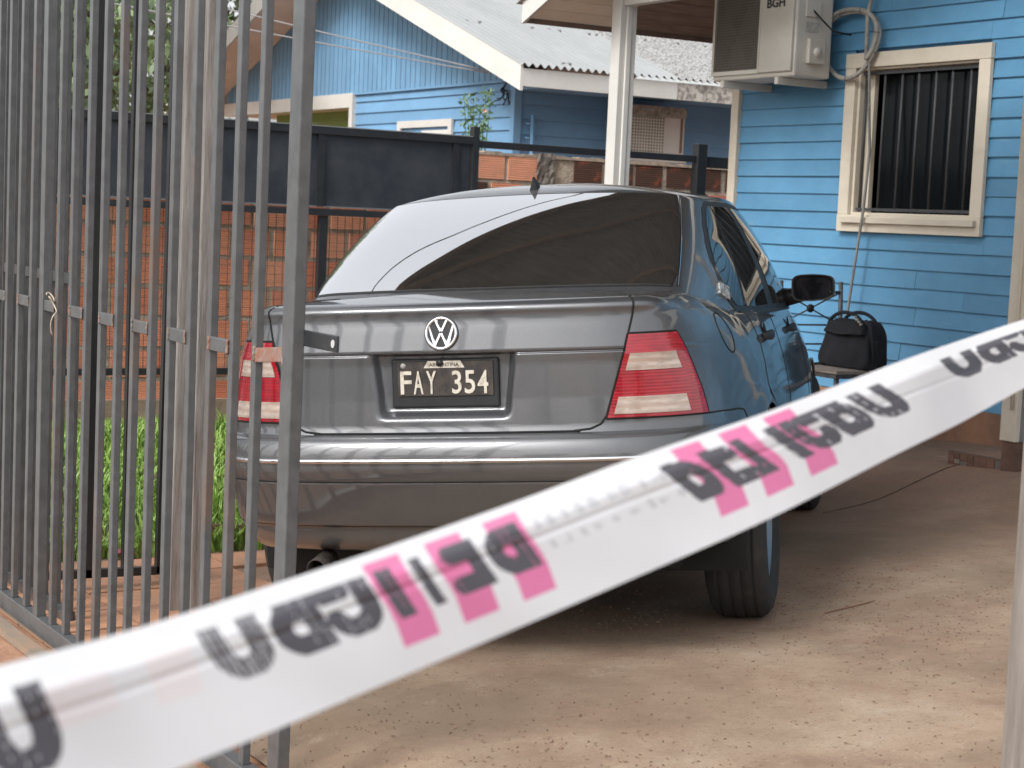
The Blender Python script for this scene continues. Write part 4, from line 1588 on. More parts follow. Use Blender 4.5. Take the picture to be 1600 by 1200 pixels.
build('post_plank', MB().box((6.433, 9.648, .0), (6.472, 9.748, 2.684)), M['white'], p1, bevel=.004)
p2_ = build('porch_post', MB().box((6.418, 6.145, .345), (6.452, 6.245, 2.684)), M['cream'], house, bevel=.004)
build('post_plank', MB().box((6.4525, 6.15, .345), (6.492, 6.24, 2.684)), simple('grey_plank', (.25, .24, .23), .8, var=.3, vscale=5), p2_, bevel=.004)
build('post_base', MB().box((6.43, 6.14, .05), (6.490, 6.235, .344)), simple('brown_base', (.17, .10, .075), .9, var=.35, vscale=8), p2_)
build('conduit', MB().tube([(6.410, 6.17, .5), (6.412, 6.173, 1.2), (6.408, 6.17, 2.6)], .008, 8), M['cream'], p2_, smooth=True)
# patterned tile slab leaning on the post foot
sl_o = thing('tile_slab', 'small stone-patterned slab standing on edge at the foot of the porch post', 'slab', (6.47, 6.42, .12))
build('slab_body', MB().box((6.455, 6.245, .10), (6.485, 6.62, .245)), simple('slab_brown', (.20, .115, .085), .9, col2=(.13, .08, .06), vscale=14, bmp=.4), sl_o, bevel=.003)
tl_m = [simple('slab_stone_%s' % a, c, .85, var=.3, vscale=25) for a, c in (('pale', (.36, .30, .24)), ('brown', (.22, .125, .09)), ('grey', (.20, .175, .15)))]
yy = 6.252
while yy < 6.60:
    wd = random.uniform(.035, .07)
    zz = .106
    while zz < .228:
        hh = random.choice((.028, .028, .05))
        hh = min(hh, .242-zz)
        c = random.choices([0, 1, 2], [.22, .6, .18])[0]
        k = random.uniform(-.004, .004)
        build('stone', MB().poly([(6.4545, yy+.003, zz+.003), (6.4545, min(yy+wd, 6.615)-.003, zz+.003+k), (6.4545, min(yy+wd, 6.615)-.003, zz+hh-.003), (6.4545, yy+.003, zz+hh-.003+k)], (-.004, 0, 0)), tl_m[c], sl_o)
        zz += hh
    yy += wd

# ------------------------------------------------------------------ air conditioner on the house
M['acbody'] = painted('ac_cream_metal', (.62, .60, .55), (.55, .52, .46), rough=.45, stain=(.3, .24, .18), amt=.3, grain=(1, 1, 1))
M['acdark'] = simple('ac_dark', (.075, .066, .058), .8, col2=(.13, .11, .09), vscale=6)
AX0, AX1, AY0, AY1, AZ0, AZ1 = 6.945, 7.245, 8.655, 9.475, 2.245, 2.79
ac = thing('air_conditioner', 'cream outdoor air conditioner unit with BGH lettering, high on the blue wall', 'air conditioner', (AX1, 9.06, AZ0))
cs = MB().box((AX0+.02, AY0, AZ0), (AX1, AY1, AZ1))
cas = build('casing', cs, M['acbody'], ac, bevel=.012)
# raised front panel and the fan opening with its guard
build('front_panel', MB().box((AX0, AY0+.015, AZ0+.03), (AX0+.0195, 8.985, AZ1-.005)), M['acbody'], ac, bevel=.006)
fr_ = MB().box((AX0+.002, 8.988, AZ0+.03), (AX0+.0195, 9.0, AZ1-.01)).box((AX0+.002, 9.452, AZ0+.03), (AX0+.0195, AY1-.002, AZ1-.01)).box((AX0+.002, 9.0005, AZ0+.03), (AX0+.0195, 9.4515, AZ0+.055)).box((AX0+.002, 9.0005, AZ1-.03), (AX0+.0195, 9.4515, AZ1-.01))
build('fan_surround', fr_, M['acbody'], ac)
build('fan_opening', MB().box((AX0+.012, 9.001, AZ0+.056), (AX0+.0198, 9.451, AZ1-.031)), M['acdark'], ac)
fb = MB()
cyc, czc = 9.226, (AZ0+AZ1)/2+.01
for k in range(3):
    a0 = k*2.094
    pts = []
    for j in range(7):
        a = a0+j*.16
        pts.append((AX0+.011, cyc+.20*math.cos(a), czc+.20*math.sin(a)))
    fb.add([(AX0+.011, cyc, czc)]+pts, [tuple(range(8))])
build('fan_blade', fb, simple('fan_grey', (.11, .10, .09), .6), ac)
gm = MB()
for k in range(27):
    y = 9.006+k*.0172
    gm.bar((AX0+.006, y, AZ0+.056), (AX0+.006, y, AZ1-.031), .0032, .0032, (0, 1, 0))
for k in range(27):
    z = AZ0+.062+k*.0172
    if z < AZ1-.033:
        gm.bar((AX0+.0075, 9.002, z), (AX0+.0075, 9.45, z), .0032, .0032)
gm_o = build('fan_guard', gm, simple('guard_wire', (.20, .18, .155), .6), ac)
text_part('BGH', .056, .175, (AX0-.0005, 8.925, 2.665), (0, -1, 0), (0, 0, 1), (-1, 0, 0), .0015, simple('logo_black', (.03, .03, .032), .5), ac, 'lettering', offset=.03, local=False)
sc_o = build('valve_cover', MB().box((AX0+.10, AY0-.035, AZ0+.08), (AX0+.23, AY0-.001, AZ0+.23)), M['acbody'], ac, bevel=.008)
build('valve_knob', MB().lathe([(0, .03), (.012, .028), (.013, 0)], (AX0+.165, AY0-.0352, AZ0+.15), (0, -1, 0), 16), M['acbody'], sc_o, smooth=True)
build('side_handle', MB().box((AX0+.08, AY0-.012, AZ0+.36), (AX0+.20, AY0-.0005, AZ0+.46)), M['acbody'], ac, bevel=.006)
build('rating_label', MB().box((AX0+.09, AY0-.003, AZ0+.27), (AX0+.19, AY0-.0006, AZ0+.33)), simple('label_grey', (.5, .5, .47), .6, var=.4, vscale=80), ac)
for yb in (8.78, 9.33):
    b_ = build('bracket', MB().box((AX0+.0, yb, AZ0-.045), (WX-.002, yb+.035, AZ0-.001)), M['acbody'], ac, bevel=.003)
build('flex_lead', MB().tube([(AX0+.14, AY0-.01, AZ0+.40), (AX0+.17, AY0-.06, AZ0+.34), (AX0+.24, AY0-.08, AZ0+.28), (WX-.02, AY0-.09, AZ0+.27)], .006, 6), M['blackplastic'], ac, smooth=True)
# coiled insulated pipe and its drain tube
M['lag'] = simple('pipe_lagging', (.40, .39, .36), .85, col2=(.24, .23, .21), vscale=16, bmp=.5, bscale=30)
coil = thing('pipe_coil', 'coiled grey insulated pipe hanging on the wall between air conditioner and window', 'pipe', (WX-.04, 8.53, 2.45))
pts = []
for k in range(70):
    a = .35+k/69*2*math.pi*1.55
    rr = .255+.010*math.sin(3*a)
    pts.append((WX-.045-.03*(k/69)-.01*math.sin(2*a), 8.535+rr*math.cos(a), 2.450+.80*rr*math.sin(a)+.02*(k/69)))
build('insulated_pipe', MB().tube(pts, .014, 10), M['lag'], coil, smooth=True)
build('pipe_tail', MB().tube([pts[-1], (WX-.06, 8.38, 2.62), (WX-.05, 8.36, 2.75), (WX-.03, 8.36, 3.0)], .013, 10), M['lag'], coil, smooth=True)
tt_ = []
for k in range(8):
    a = k/8*6.283
    tt_.append((a, k))
tp = MB()
for q in (6, 14, 22, 31, 39, 47, 56, 63):
    d = Vector(pts[q+1])-Vector(pts[q])
    tp.tube([Vector(pts[q])-d*.12, Vector(pts[q])+d*.12], .0165, 10)
build('tape_band', tp, simple('band_grey', (.15, .15, .15), .7), coil, smooth=True)
hose = build('drain_tube', MB().tube([(WX-.055, 8.30, 2.60), (WX-.065, 8.335, 2.35), (WX-.060, 8.315, 2.05), (WX-.062, 8.285, 1.80), (WX-.075, 8.295, 1.45), (WX-.10, 8.330, 1.0), (WX-.12, 8.36, .6), (WX-.13, 8.38, .3)], .0085, 8), simple('tube_grey', (.23, .225, .21), .5, var=.3, vscale=8), smooth=True)
tag(hose, 'thin grey drain tube hanging down across the window frame', 'tube')

# ------------------------------------------------------------------ chair, bag and paper by the wall
M['iron'] = simple('chair_iron', (.10, .10, .105), .5, .3, var=.4, vscale=15)
M['seatwood'] = simple('seat_wood', (.20, .165, .14), .8, col2=(.33, .29, .25), vscale=6, mapping=(6, .8, 6), bmp=.3)
chx, chy = 6.65, 7.72
cz0 = g(chx, chy)
ch_ = thing('metal_chair', 'old iron chair with crossed-wire back and wooden seat against the blue wall', 'chair', (chx, chy, cz0))
sx0, sx1, sy0, sy1, szt = 6.43, 6.89, 7.48, 8.00, cz0+.445
for k in range(4):
    a = sx0+(sx1-sx0)*k/4
    build('seat_slat', MB().box((a+.003, sy0, szt-.02), (a+(sx1-sx0)/4-.003, sy1, szt)), M['seatwood'], ch_, bevel=.003)
build('seat_rail', MB().box((sx0+.01, sy0+.01, szt-.045), (sx1-.01, sy0+.03, szt-.021)).box((sx0+.01, sy1-.03, szt-.045), (sx1-.01, sy1-.01, szt-.021)).box((sx0+.01, sy0+.031, szt-.045), (sx0+.03, sy1-.031, szt-.021)), M['iron'], ch_)
for lx, ly in ((sx0+.03, sy0+.03), (sx1-.03, sy0+.03), (sx0+.03, sy1-.03), (sx1-.03, sy1-.03)):
    build('leg', MB().tube([(lx, ly, szt-.03), (lx+(lx-chx)*.12, ly+(ly-chy)*.10, cz0-.01)], .013, 8), M['iron'], ch_, smooth=True)
build('stretcher', MB().tube([(sx0+.03, sy0+.03, cz0+.18), (sx1-.03, sy0+.03, cz0+.18)], .007, 6).tube([(sx0+.03, sy0+.03, cz0+.20), (sx0+.03, sy1-.03, cz0+.20)], .007, 6), M['iron'], ch_, smooth=True)
ztop = cz0+.91
build('back_post', MB().tube([(sx1-.0, sy1-.01, szt-.03), (sx1+.0, sy1+.02, ztop)], .013, 8), M['iron'], ch_, smooth=True)
build('back_post', MB().tube([(sx0+.02, sy1-.01, szt-.03), (sx0+.02, sy1+.02, ztop)], .013, 8), M['iron'], ch_, smooth=True)
bk = MB()
xa, xb, yb_ = sx0+.02, sx1, sy1+.015
za, zb = cz0+.66, ztop-.06
bk.tube([(xa, yb_, za), (xb, yb_, zb)], .0045, 6).tube([(xa, yb_, zb), (xb, yb_, za)], .0045, 6).tube([(xa, yb_, za), (xb, yb_, za)], .006, 6).tube([(xa, yb_, zb), (xb, yb_, zb)], .009, 6)
bk.tube([(xa, yb_, cz0+.55), (xb, yb_, cz0+.55)], .006, 6)
build('back_cross', bk, M['iron'], ch_, smooth=True)
build('back_medallion', MB().lathe([(-.006, .0), (-.006, .024), (.006, .024), (.006, 0)], ((xa+xb)/2, yb_, (za+zb)/2), (0, 1, 0), 16), M['blackplastic'], ch_, smooth=True)

CHX = -.18
M['canvas'] = simple('black_canvas', (.012, .013, .019), .9, var=.4, vscale=8, bmp=.8, bscale=7)
bag = thing('black_bag', 'black canvas shoulder bag with two grab handles, resting on the iron chair', 'bag', (6.700, 7.66, szt))


def soft_box(c, sx, sy, h, taper, sag, n=20, m=14, sd=1):
    rows_ = []
    for i in range(m+1):
        t = i/m
        k = 1-taper*t
        edge = 1-.10*(2*t-1)**4
        row = []
        for j in range(n*4):
            a = 2*math.pi*j/(n*4)
            c_, s_ = math.cos(a), math.sin(a)
            ex = abs(c_)**.5*math.copysign(1, c_)
            ey = abs(s_)**.5*math.copysign(1, s_)
            wob = 1+.04*math.sin(3*a+5*t+sd)+.028*math.sin(7*a-4*t)+.05*math.sin(math.pi*t)
            row.append((c[0]+sx/2*ex*k*edge*wob, c[1]+sy/2*ey*k*edge*wob, c[2]+h*t-sag*math.sin(t*math.pi/2)*(1-abs(ey)**2)*.9+.012*t*math.sin(5*a+sd)))
        rows_.append(row)
    mb = MB().grid(rows_, close=True)
    b = len(mb.v)
    nn = n*4
    mb.f.append(tuple(range((m)*nn, (m+1)*nn)))
    mb.f.append(tuple(range(nn))[::-1])
    return mb


build('bag_body', soft_box((6.700, 7.66, szt+.002), .19, .45, .255, .20, .06), M['canvas'], bag, smooth=True)
build('side_pocket', soft_box((6.710, 7.46, szt+.03), .10, .05, .13, .2, .01, sd=4), M['canvas'], bag, smooth=True)
build('flap', soft_box((6.675, 7.655, szt+.190), .165, .36, .075, .22, .05, sd=2), M['canvas'], bag, smooth=True)
for dx in (-.055, .045):
    pts = [(6.690+dx, 7.66+.145*math.cos(a), szt+.225+.085*math.sin(a)) for a in np.linspace(.0, math.pi, 15)]
    build('grab_handle', MB().tube(pts, .0105, 8), M['canvas'], bag, smooth=True)
bc = MB()
for k in range(4):
    bc.box((6.600, 7.55-.017*k, szt+.285-.012*k), (6.615, 7.56-.017*k, szt+.297-.012*k))
build('strap_buckle', bc, simple('buckle_metal', (.55, .53, .46), .4, .6), bag)
build('shoulder_strap', MB().tube([(6.640, 7.50, szt+.27), (6.620, 7.44, szt+.25), (6.625, 7.42, szt+.17), (6.640, 7.41, szt+.05)], .012, 8), M['canvas'], bag, smooth=True)
pp = MB()
pp.grid([[(6.440+.11*i/4, 7.86+.10*j/4, szt+.003+.012*math.sin(i*.9)*math.sin(j*.8+.4)+.008) for i in range(5)] for j in range(5)])
pp.grid([[(6.440+.11*i/4, 7.86+.10*j/4, szt+.0025) for i in range(5)] for j in range(5)])
tag(build('paper', pp, simple('white_paper', (.78, .77, .74), .7), smooth=True), 'crumpled white paper on the chair seat left of the black bag', 'paper')
tag(build('sunglasses', MB().tube([(6.450, 7.80, szt+.012), (6.480, 7.78, szt+.018), (6.510, 7.77, szt+.013), (6.540, 7.75, szt+.018), (6.570, 7.74, szt+.012)], .008, 8), M['blackplastic'], smooth=True), 'small black object on the chair seat beside the white paper', 'object')

# ------------------------------------------------------------------ neighbour's house
M['nblue'] = painted('faded_blue_paint', (.165, .335, .53), (.14, .285, .46), stain=(.26, .36, .42))
M['nbluev'] = painted('faded_blue_vertical', (.165, .335, .52), (.135, .28, .45), stain=(.28, .31, .34), grain=(6, 6, 1), amt=.3)
M['wall_end'] = M['nblue']
NX, NY = 8.866, 15.31
nb = thing('neighbour_house', 'faded blue gabled timber house with white corrugated roof beyond the brick wall', 'house', (NX, 18, 0))
# gable wall: lapped boards below, upright boards above
z = 1.15
while z < 2.60:
    ztop_ = min(z+.128, 2.655)
    mb = MB().add([(NX, NY+.03, z), (NX, 19.0, z), (NX+.02, 19.0, ztop_+.004), (NX+.02, NY+.03, ztop_+.004), (NX+.03, NY+.03, z), (NX+.03, 19.0, z)],
                  [(0, 1, 2, 3), (0, 4, 5, 1)])
    build('siding_board', mb, M['nblue'], nb)
    z += .128
PK, PZ = 18.95, 4.24                      # gable peak


def rakez(y):
    return 2.62+(PZ-2.62)*(y-14.25)/(PK-14.25) if y < PK else 2.62+(PZ-2.62)*(23.65-y)/(23.65-PK)


y = NY-.02
i = 0
while y < 22.9:
    zt = max(2.68, rakez(y+.06))
    build('upright_board', MB().box((NX-.016, y, 2.665), (NX+.012, y+.104, zt)), M['nbluev'], nb)
    y += .118
build('band_board', MB().box((NX-.02, NY-.02, 2.640), (NX+.01, 19.0, 2.664)), M['nbluev'], nb)
build('corner_board', MB().box((NX-.012, NY-.045, .5), (NX+.07, NY+.028, 2.639)), M['nblue'], nb)
# walls behind
build('gable_wall', MB().box((NX+.032, NY+.06, 0), (NX+.1, 19.0, 2.66)), M['nblue'], nb)
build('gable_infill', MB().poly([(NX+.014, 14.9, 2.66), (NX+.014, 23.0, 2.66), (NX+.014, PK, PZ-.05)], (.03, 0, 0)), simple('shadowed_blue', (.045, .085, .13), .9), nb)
# side wall boards
z = 1.10
while z < 2.62:
    mb = MB().add([(NX+.07, NY-.03, z), (14.5, NY-.03, z), (14.5, NY-.01, z+.152), (NX+.07, NY-.01, z+.152), (NX+.07, NY, z), (14.5, NY, z)], [(3, 2, 1, 0), (1, 5, 4, 0)])
    build('siding_board', mb, M['nblue'], nb)
    z += .148
build('side_wall', MB().box((NX+.101, NY+.002, 0), (14.5, NY+.059, 2.72)), M['nblue'], nb)
build('down_pipe', MB().tube([(9.05, NY-.08, 2.33), (9.055, NY-.08, 1.2)], .022, 8).tube([(8.98, NY-.07, 2.24), (9.12, NY-.07, 2.24)], .008, 6).tube([(8.98, NY-.07, 2.10), (9.12, NY-.07, 2.10)], .008, 6), M['nblue'], nb, smooth=True)
# porch opening at the left of the gable with white frame, green wall, cream ceiling
build('porch_lintel', MB().box((NX-.04, 19.02, 2.50), (NX+.06, 23.0, 2.662)), M['white'], nb)
build('porch_jamb', MB().box((NX-.04, 18.93, .5), (NX+.06, 19.018, 2.662)), M['white'], nb)
build('porch_jamb', MB().box((NX-.04, 22.35, .5), (NX+.06, 22.50, 2.498)), M['white'], nb)
gz0 = 1.2
while gz0 < 2.45:
    build('green_board', MB().box((NX+.40, 19.03, gz0), (NX+.43, 22.2, gz0+.145)), painted('green_paint_%d' % int(gz0*100), (.20, .31, .085), (.17, .27, .07)), nb)
    gz0 += .15
build('porch_ceiling', MB().box((NX+.061, 19.0, 2.52), (NX+1.6, 23.2, 2.55)), M['soffit'], nb)
# window and shutter
nw = build('window_frame', MB().box((NX-.03, 16.52, 2.235), (NX-.001, 17.78, 2.31)).box((NX-.03, 16.52, 1.4), (NX-.001, 16.60, 2.234)).box((NX-.03, 17.70, 1.4), (NX-.001, 17.78, 2.234)), M['white'], nb)
build('window_shutter', MB().box((NX-.024, 16.61, 1.4), (NX-.008, 17.20, 2.20)), M['white'], nw)
build('window_ledge', MB().box((NX-.22, 17.9, 2.14), (NX-.002, 18.6, 2.165)), M['white'], nb)
# roof: real corrugated sheets
M['corr'] = simple('white_roof_sheet', (.285, .295, .298), .6, .0, col2=(.25, .26, .262), vscale=2, mapping=(1.5, .5, 1))
M['corrold'] = simple('flaking_roof_sheet', (.30, .30, .295), .8, col2=(.15, .15, .145), vscale=38, lo=.46, hi=.56)


def corr(x0, x1, per=.085, amp=.018):
    xs = np.arange(x0, x1, per/8)
    mb = MB()
    def row(y, zz): return [(float(x), y, zz+amp*math.sin(2*math.pi*float(x)/per)) for x in xs]
    return mb.grid([row(14.10, rakez(14.10)+.125), row(15.5, rakez(15.5)+.125), row(PK, PZ+.125)])


build('roof_sheet', corr(8.24, 10.02), M['corr'], nb, smooth=True)
build('roof_sheet', corr(10.0, 14.6), M['corrold'], nb, smooth=True)
mb = MB().add([(8.24, PK, PZ+.12), (14.6, PK, PZ+.12), (14.6, 23.8, rakez(23.8)+.12), (8.24, 23.8, rakez(23.8)+.12)], [(0, 1, 2, 3)])
build('roof_back', mb, M['corr'], nb)
sc = MB()
for i in range(90):
    x = 8.4+random.random()*5.2
    k = random.choice((.03, .30, .58, .85))
    y = 14.1+(PK-14.1)*k
    sc.lathe([(0, .02), (.012, .018), (.013, 0)], (x, y, rakez(y)+.135), (0, -.33, 1), 8)
build('roof_screws', sc, simple('screw_grey', (.25, .25, .25), .6), nb)['kind'] = 'stuff'
# barge boards, soffit under the far rake, fascia
def slope_board(x0, x1, ya, yb, dz0, dz1):
    return MB().add([(x0, ya, rakez(ya)+dz0), (x1, ya, rakez(ya)+dz0), (x1, yb, rakez(yb)+dz0), (x0, yb, rakez(yb)+dz0), (x0, ya, rakez(ya)+dz1), (x1, ya, rakez(ya)+dz1), (x1, yb, rakez(yb)+dz1), (x0, yb, rakez(yb)+dz1)],
                    [(0, 1, 2, 3), (7, 6, 5, 4), (0, 4, 5, 1), (1, 5, 6, 2), (2, 6, 7, 3), (3, 7, 4, 0)])


build('barge_board', slope_board(8.245, 8.275, 14.13, PK, -.115, .125), M['white'], nb)
build('barge_board', slope_board(8.245, 8.275, 23.8, PK, -.10, .115), M['white'], nb)
M['pinksoffit'] = simple('tan_soffit', (.82, .69, .58), .8, var=.15, vscale=3)
build('soffit', slope_board(8.276, NX-.017, 14.16, PK, -.06, -.04), M['pinksoffit'], nb)
build('soffit', slope_board(8.276, NX-.017, 23.8, PK, -.06, -.04), M['pinksoffit'], nb)
build('fascia', MB().box((8.276, 14.13, 2.505), (9.98, 14.155, 2.665)), M['white'], nb)
build('fascia', MB().box((9.985, 14.13, 2.505), (14.5, 14.155, 2.665)), simple('flaking_fascia', (.52, .49, .44), .8, col2=(.20, .18, .16), vscale=18, lo=.45, hi=.6), nb)
build('eave_soffit', MB().box((8.88, 14.156, 2.56), (14.5, NY-.031, 2.58)), M['nblue'], nb)
# its air conditioner
ax0, ax1, ay, az0, az1 = 9.98, 10.66, 14.93, 1.99, 2.47
a2 = thing('air_conditioner', 'white outdoor air conditioner with rust-stained grille on the neighbour house wall', 'air conditioner', (10.3, 15.1, az0))
build('casing', MB().box((ax0, ay, az0), (ax1, ay+.28, az1)), M['acbody'], a2, bevel=.012)
build('fan_opening', MB().box((ax0+.02, ay-.006, az0+.03), (ax0+.43, ay-.0005, az1-.09)), simple('stained_dark', (.16, .13, .10), .8, col2=(.30, .27, .22), vscale=5), a2)
gm = MB()
for k in range(13):
    x = ax0+.025+k*.0333
    gm.bar((x, ay-.010, az0+.03), (x, ay-.010, az1-.09), .009, .006, (0, 1, 0))
for k in range(18):
    z = az0+.035+k*.030
    if z < az1-.09:
        gm.bar((ax0+.02, ay-.012, z), (ax0+.43, ay-.012, z), .006, .010)
build('fan_guard', gm, M['acbody'], a2)
build('side_vent', MB().box((ax1-.055, ay-.003, az0+.05), (ax1-.025, ay-.0004, az1-.06)), simple('vent_brown', (.20, .13, .09), .8), a2)
build('drip_tray', MB().box((ax0-.02, ay-.02, az0-.05), (ax1+.02, ay+.28, az0-.002)), M['acbody'], a2)
build('grimy_top', MB().box((ax0, ay-.004, az1-.085), (ax1+.01, ay-.0005, az1+.02)), simple('grimy_cream', (.40, .38, .34), .8, col2=(.20, .18, .15), vscale=20), a2)

# ------------------------------------------------------------------ cables
for i, (p, q) in enumerate((((3.449, 13.004999999999999, 2.999), (8.459, 15.096, 2.699)), ((3.4415, 12.988, 2.804), (8.459, 15.094, 2.681)))):
    pts = []
    p, q = Vector(p), Vector(q)
    for k in range(13):
        t = k/12
        c = p.lerp(q, t)
        c.z -= .06*t*(1-t)
        pts.append(c)
    o = build('service_cable', MB().tube(pts, .006, 6), simple('pale_cable', (.55, .56, .57), .5), smooth=True)
    tag(o, ('upper' if i == 0 else 'lower')+' of two pale cables running to the neighbour house gable', 'cable')
wb_ = MB()
for k in range(6):
    a = k*.9
    wb_.tube([(NX-.05+.03*math.sin(a+t*5), 15.42+.10*math.cos(a)*t+.03*math.sin(9*t), 2.60-.16*t+.03*math.sin(a+7*t)) for t in np.linspace(0, 1, 7)], .006, 5)
tag(build('wire_tangle', wb_, M['blackplastic'], smooth=True), 'tangle of dark wires under the neighbour house barge board', 'wires')
# ------------------------------------------------------------------ foliage
def leaf_mat(name, c1, c2, c3):
    m, t, p = nodes(name)
    r = ramp(t, [(.30, c1), (.52, c2), (.75, c3)])
    t.links.new(noise(t, 2.2, 7, .75), r.inputs[0])
    t.links.new(r.outputs[0], p.inputs['Base Color'])
    p.inputs['Roughness'].default_value = .45
    return m


def leaves(clumps, n_per, ls, droop=.3):
    """leaf-sized quads round clump centres; clumps: (centre, radius)"""
    mb = MB()
    for c, r in clumps:
        c = np.array(c)
        d = rng.normal(size=(n_per, 3))
        d /= np.linalg.norm(d, axis=1, keepdims=True)
        rr = r*rng.uniform(.35, 1, n_per)**.6
        P = c+d*rr[:, None]*[1, 1, .8]
        A = rng.normal(size=(n_per, 3))
        A[:, 2] -= droop
        A /= np.linalg.norm(A, axis=1, keepdims=True)
        B = np.cross(A, rng.normal(size=(n_per, 3)))
        B /= np.linalg.norm(B, axis=1, keepdims=True)
        L = ls*rng.uniform(.6, 1.3, n_per)
        for p, a, b, l in zip(P, A, B, L):
            k = len(mb.v)
            mb.v += [tuple(p-a*l), tuple(p+b*l*.38), tuple(p+a*l), tuple(p-b*l*.38)]
            mb.f.append((k, k+1, k+2, k+3))
    return mb


def tree(name, label, base, h, trunk_r, crown, nclump, cl_r, n_per, ls, mat, group=None):
    b = Vector(base)
    T = thing(name, label, 'tree', b, group)
    top = b+Vector((random.uniform(-.3, .3), random.uniform(-.3, .3), h*.72))
    mb = MB().tube([b-Vector((0, 0, .2)), b+(top-b)*.35+Vector((.05, .03, 0)), b+(top-b)*.7, top], [trunk_r, trunk_r*.8, trunk_r*.55, trunk_r*.2], 10)
    cl = []
    cx, cy, cz, rx, rz_ = crown
    for i in range(nclump):
        while True:
            d = rng.uniform(-1, 1, 3)
            if np.dot(d, d) < 1 and np.dot(d, d) > .12:
                break
        c = (b.x+cx+d[0]*rx, b.y+cy+d[1]*rx, b.z+cz+d[2]*rz_)
        cl.append((c, cl_r*rng.uniform(.6, 1.25)))
        if i % 3 == 0:
            s = b+(top-b)*rng.uniform(.35, .95)
            mid = (s+Vector(c))/2+Vector((0, 0, -.15))
            mb.tube([s, mid, Vector(c)], [trunk_r*.3, trunk_r*.16, trunk_r*.05], 5)
    build('trunk', mb, M['bark'], T, smooth=True)
    build('crown', leaves(cl, n_per, ls), mat, T)
    return T


M['bark'] = simple('bark', (.09, .065, .048), .95, var=.4, vscale=6, bmp=.8, bscale=15)
M['leafa'] = leaf_mat('leaf_mid_green', (.085, .125, .060), (.19, .25, .11), (.34, .40, .20))
M['leafb'] = leaf_mat('leaf_dark_green', (.05, .085, .038), (.11, .165, .065), (.20, .26, .11))
tree('broadleaf_tree', 'large leafy green tree behind the fence at the upper left', (5.6, 20.6, -.1), 8.0, .2, (0, 0, 4.2, 2.0, 2.9), 80, .50, 100, .085, M['leafa'])
tree('shade_tree', 'darker green tree standing behind the gable at the upper left', (8.4, 27.5, -.1), 9.0, .22, (0, 0, 4.9, 2.8, 3.2), 80, .75, 100, .12, M['leafb'])
tree('low_tree', 'low dark bushy tree just behind the black fence panels at far left', (3.9, 16.4, -.1), 4.2, .12, (0, 0, 2.6, 1.5, 1.5), 60, .42, 110, .075, M['leafb'])
# trees across the street, mirrored in the car's boot lid
for i, (x, y, h) in enumerate(((-22, -9, 6.0), (-19, -17, 7.0), (-13, -23, 6.0), (-27, -2, 6.5), (-6, -27, 6.5), (3, -28, 6.0))):
    labs = 'tree across the street, one of the dark treeline mirrored in the boot lid'
    tree('street_tree', labs, (x, y, -.12), h, .2, (0, 0, h*.62, h*.42, h*.33), 40, h*.15, 60, .2, M['leafb'], 'trees across the street')
# tall rose bush behind the fence post
rb = thing('rose_bush', 'tall loose rose bush with one pale bloom behind the fence post', 'plant', (6.58, 11.9, 0))
st = MB()
cl = []
for k in range(9):
    a = rng.uniform(0, 6.283)
    r = rng.uniform(.02, .20)
    tip = (6.575+r*math.cos(a), 11.92+r*math.sin(a), rng.uniform(2.0, 2.27))
    st.tube([(6.58, 11.9, 0), (6.58+.3*r*math.cos(a), 11.9+.3*r*math.sin(a), 1.3), tip], [.008, .006, .002], 5)
    for t in (.0, .09, .19, .30, .42):
        cl.append(((tip[0]*(1-t)+6.58*t, tip[1]*(1-t)+11.9*t, tip[2]-t*.9), .05))
build('stem', st, simple('green_stem', (.06, .10, .03), .7), rb, smooth=True)
build('foliage', leaves(cl, 13, .020), leaf_mat('rose_leaf', (.05, .11, .035), (.09, .17, .06), (.16, .22, .10)), rb)
fl = MB()
for k in range(14):
    a, e = k*2.4, .2+.1*(k % 5)
    fl.add([(6.58, 11.80, 2.10), (6.58+.016*math.cos(a), 11.79-.004*(k%3), 2.10+.014*math.sin(a)), (6.58+.018*math.cos(a+.9), 11.785-.004*(k%2), 2.10+.016*math.sin(a+.9))], [(0, 1, 2)])
build('bloom', fl, simple('peach_bloom', (.70, .45, .30), .7), rb)
lf = thing('fallen_leaf', 'reddish fallen leaf on the pavers in front of the grass', 'leaf', (2.28, 6.90, g(2.28, 6.9)+.02))
build('blade', MB().add([(2.22, 6.90, g(2.22, 6.9)+.02), (2.28, 6.86, g(2.28, 6.86)+.045), (2.34, 6.90, g(2.3, 6.9)+.02), (2.28, 6.95, g(2.28, 6.95)+.05)], [(0, 1, 2, 3)]), simple('leaf_red', (.35, .10, .11), .7), lf)
tr = build('broken_tile', MB().poly([(2.62, 7.06, g(2.62, 7.06)), (2.83, 7.02, g(2.83, 7.02)), (2.84, 7.03, g(2.83, 7.02)+.09), (2.63, 7.08, g(2.62, 7.06)+.10)], (.01, .03, 0)), simple('dark_red_tile', (.13, .055, .04), .85))
tag(tr, 'dark red broken tile at the lawn edge left of the car', 'tile')

# ------------------------------------------------------------------ barrier tape across the gateway
def ray(x, y):
    return fwd+rgt*((x-800)/FPX)-upv*((y-600)/FPX)


